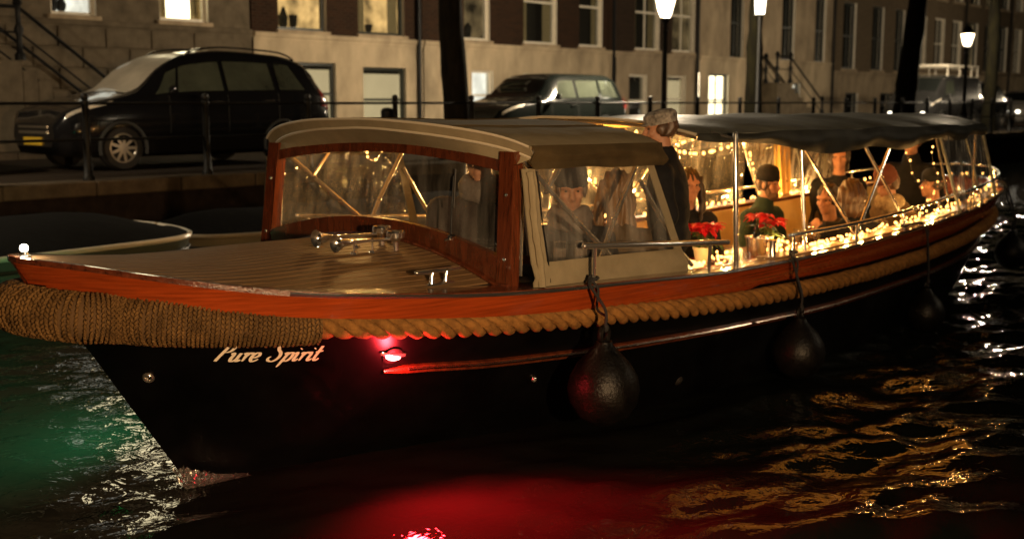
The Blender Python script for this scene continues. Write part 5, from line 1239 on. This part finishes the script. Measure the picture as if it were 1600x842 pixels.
person('person in dark high-collared coat behind the windscreen, next to its right-hand post', at(752, 248, -.55), 208, 4, (0, 0), shoulder=1.3, coat=gcoat, hair='short', hairm=hair_b, hat='beanie', hatm=nvy, scarf=gry, collar=True, tuck=True)
person('person with long golden brown hair seen from behind through the clear side window', at(962, 302, -.72), 48, 14, (10, -8), coat=tan, hair='long', hairm=hair_g, arms={-1: ((-.26, .12, .34), (-.13, .22, .56), 1.0)})
person('person with long dark hair seated just behind the standing captain', at(1076, 290, .15), 236, 8, (0, 0), coat=blk, hair='long', hairm=hair_b)
person('bearded person in dark beanie and green jacket seated behind a red poinsettia', at(1200, 288, .42), 262, 8, (14, 0), coat=grn, hair='short', hairm=hair_m, hat='beanie', hatm=blk, beard=True, collar=True)
person('person in brown knit sweater holding both hands up before the face', at(1293, 312, -.15), 168, 14, (8, -6), coat=brn, hair='short', hairm=hair_b, arms={-1: ((-.24, .20, .24), (-.05, .27, .50), 1.6), 1: ((.24, .20, .24), (.04, .28, .48), 1.6)})
person('dark-haired person standing at the far side under the dark awning', at(1312, 246, .55), 205, 4, (0, 0), coat=blk, hair='full', hairm=hair_b, stand=.10)
person('person with full rounded brown hair seen from behind at the near rail', at(1329, 306, -.68), 42, 8, (0, 0), coat=blk, hair='full', hairm=hair_m)
person('person in rust beanie and banded scarf bending down towards the left', at(1386, 288, -.45), 158, 22, (6, -22), coat=tan, hair='short', hairm=hair_m, hat='beanie', hatm=orn, scarf=strp, tails=True)
person('person in dark cap and black coat in left profile nearest the stern', at(1456, 288, -.42), 142, 5, (0, 2), coat=blk, hair='short', hairm=hair_b, hat='cap', hatm=blk)
person('person standing in a long black coat near the stern, head under the awning', at(1424, 222, .05), 190, 3, (0, 0), coat=blk, hair='short', hairm=hair_b, hat='beanie', hatm=blk, stand=.10, collar=True)

# tables
TZ = .70
def table(label, s0, s1, y0, y1):
    t = bthing('table', label, 'table', ((s0 + s1) / 2, (y0 + y1) / 2, .10), 'tables in the cockpit')
    part(t, 'table_top', MB().bbox((s0, y0, TZ - .035), (s1, y1, TZ), .008), tablem)
    part(t, 'leg', MB().lathe([(.16, .10), (.15, .12), (.035, .15), (.03, TZ - .04), (.10, TZ - .035)], 14, Matrix.Translation(((s0 + s1) / 2, (y0 + y1) / 2, 0))), steel)
table('varnished red-brown table under the candles and the left poinsettia', 3.62, 4.86, -.66, .12)
table('varnished red-brown table under the right poinsettia and the steel wine cooler', 4.95, 6.5, -.62, .12)
part(bthing('napkin_stack', 'crumpled pale paper napkins on the table by the candles', 'napkins', (3.82, -.5, TZ)), 'napkin', MB().slab(lambda u, v: (3.70 + .26 * u, -.62 + .24 * v, TZ + .014 + .07 * max(0, noise.noise(Vector((u * 3, v * 3, 4)))) + .02 * math.sin(u * 9)), frange(0, 1, 14), frange(0, 1, 14), (0, 0, .004)), napkin)
def poinsettia(label, s, y):
    t = bthing('poinsettia', label, 'potted plant', (s, y, TZ + .001), 'red poinsettias on the tables'); z0 = TZ
    part(t, 'pot', MB().lathe([(.055, z0), (.075, z0 + .12), (.082, z0 + .125), (.082, z0 + .14), (.07, z0 + .14), (.0003, z0 + .125)], 16, Matrix.Translation((s, y, 0))), potm)
    lf = MB(); n_ = 8
    for i, tt in enumerate(frange(0, 1, n_)):
        w = .030 * math.sin(math.pi * min(1, tt * 1.02)) ** .8 * (1 - .35 * tt) + .001
        for k in (-1, 0, 1): lf.v.append(Vector((k * w, tt * .13, .014 * math.sin(tt * 3) - .03 * tt * tt + (.008 if k else 0))))
    for i in range(n_):
        for k in (0, 1): lf.f.append((i * 3 + k, i * 3 + k + 1, i * 3 + k + 4, i * 3 + k + 3)); lf.m.append(0)
    pmsh = lf.mesh('bract', petal); gmsh = lf.mesh('leaf', leafm); rr = random.Random(int(s * 100))
    L1, R1, S1, L2, R2, S2 = [], [], [], [], [], []
    for h in range(6):
        a0 = h * 1.05 + rr.random(); r_ = 0 if h == 0 else .085; c = Vector((s + r_ * math.cos(a0), y + r_ * math.sin(a0), z0 + .27 + rr.uniform(-.03, .05)))
        for k in range(8):
            L1.append(c); R1.append((rr.uniform(-.35, .45), rr.uniform(-.4, .4), k * .785 + rr.uniform(-.3, .3))); S1.append((1, rr.uniform(.65, 1.0), 1))
        for k in range(4):
            L2.append(c - Vector((0, 0, .06 + rr.random() * .05))); R2.append((rr.uniform(-.6, .1), 0, rr.uniform(0, 6.28))); S2.append((1.1, 1.0, 1))
    pieces(t, 'bract', pmsh, L1, R1, S1); pieces(t, 'leaf', gmsh, L2, R2, S2)
    part(t, 'stems', MB().tube([(s, y, z0 + .10), (s, y, z0 + .25)], .006, 5), leafm)
poinsettia('red poinsettia on the left table beside the standing captain\'s back', 4.68, -.22)
poinsettia('red poinsettia on the right table in front of the bearded person', 5.70, -.20)
def candle(label, s, y, h=.10, r=.035, pw=2.2):
    t = bthing('candle_jar', label, 'candle', (s, y, TZ + .001), 'lit candles on the left table'); z = TZ + .001
    part(t, 'jar', MB().lathe([(r * .9, z), (r, z + .01), (r, z + h), (r * .93, z + h), (r * .93, z + .012), (.0003, z + .010)], 14, Matrix.Translation((s, y, 0))), cand_glow)
    part(t, 'wax', MB().lathe([(r * .86, z + .011), (r * .86, z + h * .55), (.0003, z + h * .52)], 12, Matrix.Translation((s, y, 0))), waxm)
    part(t, 'flame', MB().lathe([(.0003, z + h * .58), (.007, z + h * .72), (.005, z + h * .86), (.0003, z + h * 1.1)], 8, Matrix.Translation((s, y, 0))), flame_m)
    lamp(t, 'flame_light', (s, y, z + h * 1.25), pw, (1, .56, .18), .012)
candle('lit candle jar nearest the gunwale on the left table', 3.98, -.56, .13, .04)
candle('shorter lit candle jar just aft of the tall one on the left table', 4.20, -.50, .09, .034)
candle('lit candle jar farthest inboard on the left table, near the napkins', 3.95, -.28, .11, .034)
def glass_(label, s, y):
    t = bthing('wine_glass', label, 'wine glass', (s, y, TZ + .001), 'wine glasses on the right table'); z = TZ + .001
    part(t, 'bowl', MB().lathe([(.004, z + .09), (.030, z + .11), (.038, z + .15), (.031, z + .20), (.029, z + .20), (.036, z + .15), (.028, z + .113), (.0003, z + .096)], 16, Matrix.Translation((s, y, 0))), goblet)
    part(t, 'stem', MB().lathe([(.034, z), (.030, z + .004), (.005, z + .008), (.004, z + .09)], 14, Matrix.Translation((s, y, 0))), goblet)
glass_('wine glass on the right table just right of the poinsettia pot', 5.88, -.42); glass_('wine glass on the right table beside the vertical awning post', 6.05, -.52); glass_('wine glass farthest aft on the right table', 6.22, -.38)
t = bthing('wine_cooler', 'polished steel wine cooler bucket on the right table left of the poinsettia', 'wine cooler', (5.14, -.45, TZ + .001))
part(t, 'bucket', MB().lathe([(.07, TZ + .001), (.075, TZ + .02), (.092, TZ + .19), (.100, TZ + .195), (.098, TZ + .205), (.088, TZ + .20), (.07, TZ + .03), (.0003, TZ + .025)], 20, Matrix.Translation((5.14, -.45, 0))), steel)
part(t, 'ring_handle', MB().tube([(5.14 + .03 * math.cos(a), -.548, TZ + .15 + .03 * math.sin(a)) for a in frange(0, 6.28, 14)], .004, 6), chrome)
t = bthing('wine_bottle', 'dark wine bottle standing in the steel cooler bucket', 'bottle', (5.14, -.45, TZ + .03))
part(t, 'glass_body', MB().lathe([(.036, TZ + .03), (.037, TZ + .20), (.030, TZ + .24), (.014, TZ + .27), (.013, TZ + .33), (.016, TZ + .335), (.016, TZ + .35), (.0003, TZ + .352)], 14, Matrix.Translation((5.14, -.45, 0))), pm('bottle_glass', (.008, .012, .006), .1, coat=.8))

# string lights: each garland is a thing of cable and bulbs
bulb_me = MB().ell((0, 0, 0), (.0105, .0105, .0125), 8, 6).mesh('bulb', bulb_m)
def garland(label, pts, nb, jit, every, pw, cable=True, size=1.0):
    b0 = pts[0]; t = bthing('string_lights', label, 'string lights', tuple(b0), 'strings of warm white lights aboard'); rr = random.Random(len(label))
    sp_ = [Vector(p) for p in pts]; Ls = [0]
    for a, b in zip(sp_, sp_[1:]): Ls.append(Ls[-1] + (b - a).length)
    pos = []
    for k in range(nb):
        q = (k + rr.uniform(.1, .9)) / nb * Ls[-1]; i = max(x for x in range(len(Ls) - 1) if Ls[x] <= q); u_ = (q - Ls[i]) / (Ls[i + 1] - Ls[i])
        pos.append(sp_[i].lerp(sp_[i + 1], u_) + Vector((rr.uniform(-1, 1) * jit[0], rr.uniform(-1, 1) * jit[1], rr.uniform(0, 1) * jit[2])))
    cb = part(t, 'cable', MB().tube([p - Vector((0, 0, .012)) for p in pos], .0022, 5), pm('cable_%d' % len(label), (.03, .02, .012), .6))
    pieces(t, 'bulb', bulb_me, pos, None, [(size * rr.uniform(.75, 1.25),) * 3 for _ in pos])
    for k in range(every // 2, nb, every): lamp(t, 'bulb_light', pos[k] + Vector((0, 0, .03)), pw, (1, .52, .15), .012)
near = [(s, -(Bg(s) - .155), zg(s) + .018) for s in frange(4.55, 8.3, 24)]
garland('thick run of string lights heaped along the near side deck under the rail', near, 92, (.03, .065, .035), 8, 3.0, size=.8)
garland('single string of lights on the near side deck beside the vertical awning post', [(s, -(Bg(s) - .19), zg(s) + .02) for s in frange(4.2, 5.2, 8)], 14, (.02, .02, .01), 7, 1.6)
garland('string lights lying along the far side deck behind the bearded person', [(s, Bg(s) - .14, zg(s) + .03 + .012 * math.sin(s * 5)) for s in frange(3.3, 9.0, 30)], 74, (.02, .03, .02), 8, 13.0, size=1.25)
fp_ = lambda s, t_: Vector((s, lerp_tab([(0, Bg(s) - .13), (1, AWs(s) - .06)], t_), zg(s) + (awz(s, .9) - .03 - zg(s)) * t_))
garland('string lights wound down the forward brace of the awning on the far side', [fp_(s, t_) for s, t_ in ((4.5, .93), (4.75, .70), (5.0, .46), (5.25, .22), (5.42, .04))], 16, (.015, .015, .01), 6, 9.0, size=1.2)
garland('string lights wound up the second far brace and under the awning lining', [fp_(s, t_) for s, t_ in ((5.45, .05), (5.8, .38), (6.2, .75), (6.6, .86), (7.3, .90))], 26, (.02, .02, .01), 7, 11.0, size=1.2)
garland('loose swag of string lights hanging under the awning behind the captain', [(4.75, .55, 1.74), (5.05, .62, 1.66), (5.5, .70, 1.58), (6.1, .82, 1.50), (6.7, .9, 1.52), (7.2, .9, 1.62)], 24, (.02, .02, .015), 5, 12.0, size=1.35)
garland('string lights along the far brace nearest the stern', [fp_(s, t_) for s, t_ in ((7.25, .92), (7.5, .5), (7.75, .06))], 14, (.015, .015, .01), 7, 2.6)
ster = [(s, -(Bg(s) - .10), zg(s) + .03) for s in frange(8.3, 10.5, 14)] + [(10.66, -.2, 1.13), (10.68, .1, 1.13)] + [(s, Bg(s) - .1, zg(s) + .03) for s in frange(10.4, 9.0, 8)]
garland('string lights circling the stern deck behind the clear quarter curtain', ster, 46, (.02, .03, .05), 9, 4.5, size=1.15)
garland('string lights strung down the stern frame inside the clear quarter curtain', [(7.5, -.9, 1.66), (7.75, -.86, 1.40), (7.95, -.82, 1.15), (8.3, -.6, 1.0), (8.6, -.3, 1.25), (8.85, -.05, 1.60)], 15, (.015, .015, .01), 5, 3.5, size=.8)
garland('tangle of string lights on the left table beside the candles', [(4.42, -.58, TZ + .02), (4.6, -.5, TZ + .03), (4.5, -.42, TZ + .03), (4.38, -.5, TZ + .03)], 22, (.06, .06, .12), 11, 1.8)
garland('tangle of string lights on the right table around the poinsettia pot', [(5.45, -.42, TZ + .02), (5.62, -.36, TZ + .03), (5.80, -.34, TZ + .03), (5.92, -.25, TZ + .02)], 28, (.06, .06, .08), 9, 2.0)
garland('short string of lights hanging inside the cabin hood seen through the windscreen', [(1.72, .66, 1.77), (1.74, .50, 1.66), (1.74, .42, 1.60), (1.76, .30, 1.72)], 6, (.01, .02, .03), 3, 9.0)

# ball fenders hanging along the near side
def ball_fender(label, s, y, zc, r, tie):
    t = bthing('ball_fender', label, 'fender', (s, y, zc), 'black ball fenders along the near side')
    part(t, 'ball', MB().lathe([(.0003, zc - r), (r * .35, zc - r * .95), (r * .7, zc - r * .74), (r * .94, zc - r * .34), (r, zc), (r * .93, zc + r * .36), (r * .74, zc + r * .70), (r * .46, zc + r * 1.0), (r * .26, zc + r * 1.22), (r * .22, zc + r * 1.32), (.0003, zc + r * 1.34)], 28, Matrix.Translation((s, y, 0))), fenderm)
    e = zc + r * 1.50; ey = part(t, 'eyelet', MB().tube([(s + r * .17 * math.cos(a), y, e + r * .22 * math.sin(a)) for a in frange(0, 6.283, 16)], r * .085, 8, caps=False), fenderm)
    tie = Vector(tie)
    cd = part(t, 'cord', MB().tube(spline([(s, y, e + r * .12), (s - .004, y - .01, e + .14), (s + .006, -(Bg(s) + .03), zg(s) + .005), (tie.x, tie.y, tie.z)], 8), .0085, 8), cordm)
    part(t, 'cord', MB().tube(spline([(tie.x, tie.y, tie.z - .01), (s + .05, -(Bg(s) - .01), zg(s) + .03), (s + .085, -(Bg(s) + .03), zg(s) - .03), (s + .07, -(Bg(s) + .035), zg(s) - .14), (s + .015, y + .0, e + .10), (s, y - .01, e + .06)], 8), .0075, 8), cordm)
    part(t, 'knot', MB().tube([(tie.x + .026 * math.cos(a), tie.y + .026 * math.sin(a), tie.z - .012 + .008 * a / 3) for a in frange(0, 9.4, 24)], .009, 6).ell((s, y - .01, e + r * .2), (.018, .018, .026), 8, 6), cordm)
f1 = bp(943, 607, -1.44)
ball_fender('large black ball fender with a red glint, hanging below the front hand rail', f1.x, -1.44, f1.z, .205, (1.87, -1.29, zg(1.87) + .03))
f2_ = bp(1248, 550, -1.46)
ball_fender('black ball fender hanging below the start of the long stern rail', f2_.x, -1.46, f2_.z, .185, (4.2, -1.29, zg(4.2) + .03))
f3_ = bp(1446, 492, -1.30)
ball_fender('dim black ball fender low by the water under the aft half of the boat', f3_.x, -1.30, f3_.z + .02, .165, (6.35, -1.18, zg(6.35) + .03))
ball_fender('black ball fender at the far right round the stern', 10.15, -.83, .32, .19, (10.1, -.60, zg(10.1) + .03))

# splash where the stem cuts the water
wfo = clear('white_water', (.85, .85, .82), film=.10, rough=.2, gl=1.6, filmcol=(.45, .47, .45))
mb = MB(); rr = random.Random(3)
for _ in range(160):
    a = rr.random() ** 1.6; s = -.10 + .34 * a + rr.gauss(0, .025); y = -.03 - .12 * a - abs(rr.gauss(0, .035)); z = .01 + max(0, .085 * (1 - a)) * rr.random() ** 1.5
    r = rr.uniform(.0012, .0042); mb.ell((s, y, z), (r * rr.uniform(.8, 2.2), r * rr.uniform(.8, 1.8), r * rr.uniform(.5, 1.1)), 5, 4)
mb.grid(lambda u, v: (-.09 + .36 * u, -.025 - .13 * u - .13 * v * (1 - .5 * u), .010 + (.075 + .06 * noise.noise(Vector((u * 30, v * 18, 5)))) * (1 - v) ** 2 * math.exp(-(u / .5) ** 2) + .014 * noise.noise(Vector((u * 40, v * 22, 2))) * (1 - u)), frange(0, 1, 54), frange(0, 1, 26))
spl = MB(); spl.v = [p - Vector((.1, -.1, 0)) for p in mb.v]; spl.f = mb.f; spl.m = mb.m
o = bpy.data.objects.new('water_splash', spl.mesh('water_splash', wfo)); o.location = BW(.1, -.1, 0); o.rotation_euler = (0, 0, TH)
o['label'] = 'small white splash of water where the stem cuts the canal'; o['category'] = 'splash'; o['kind'] = 'stuff'; link(o)
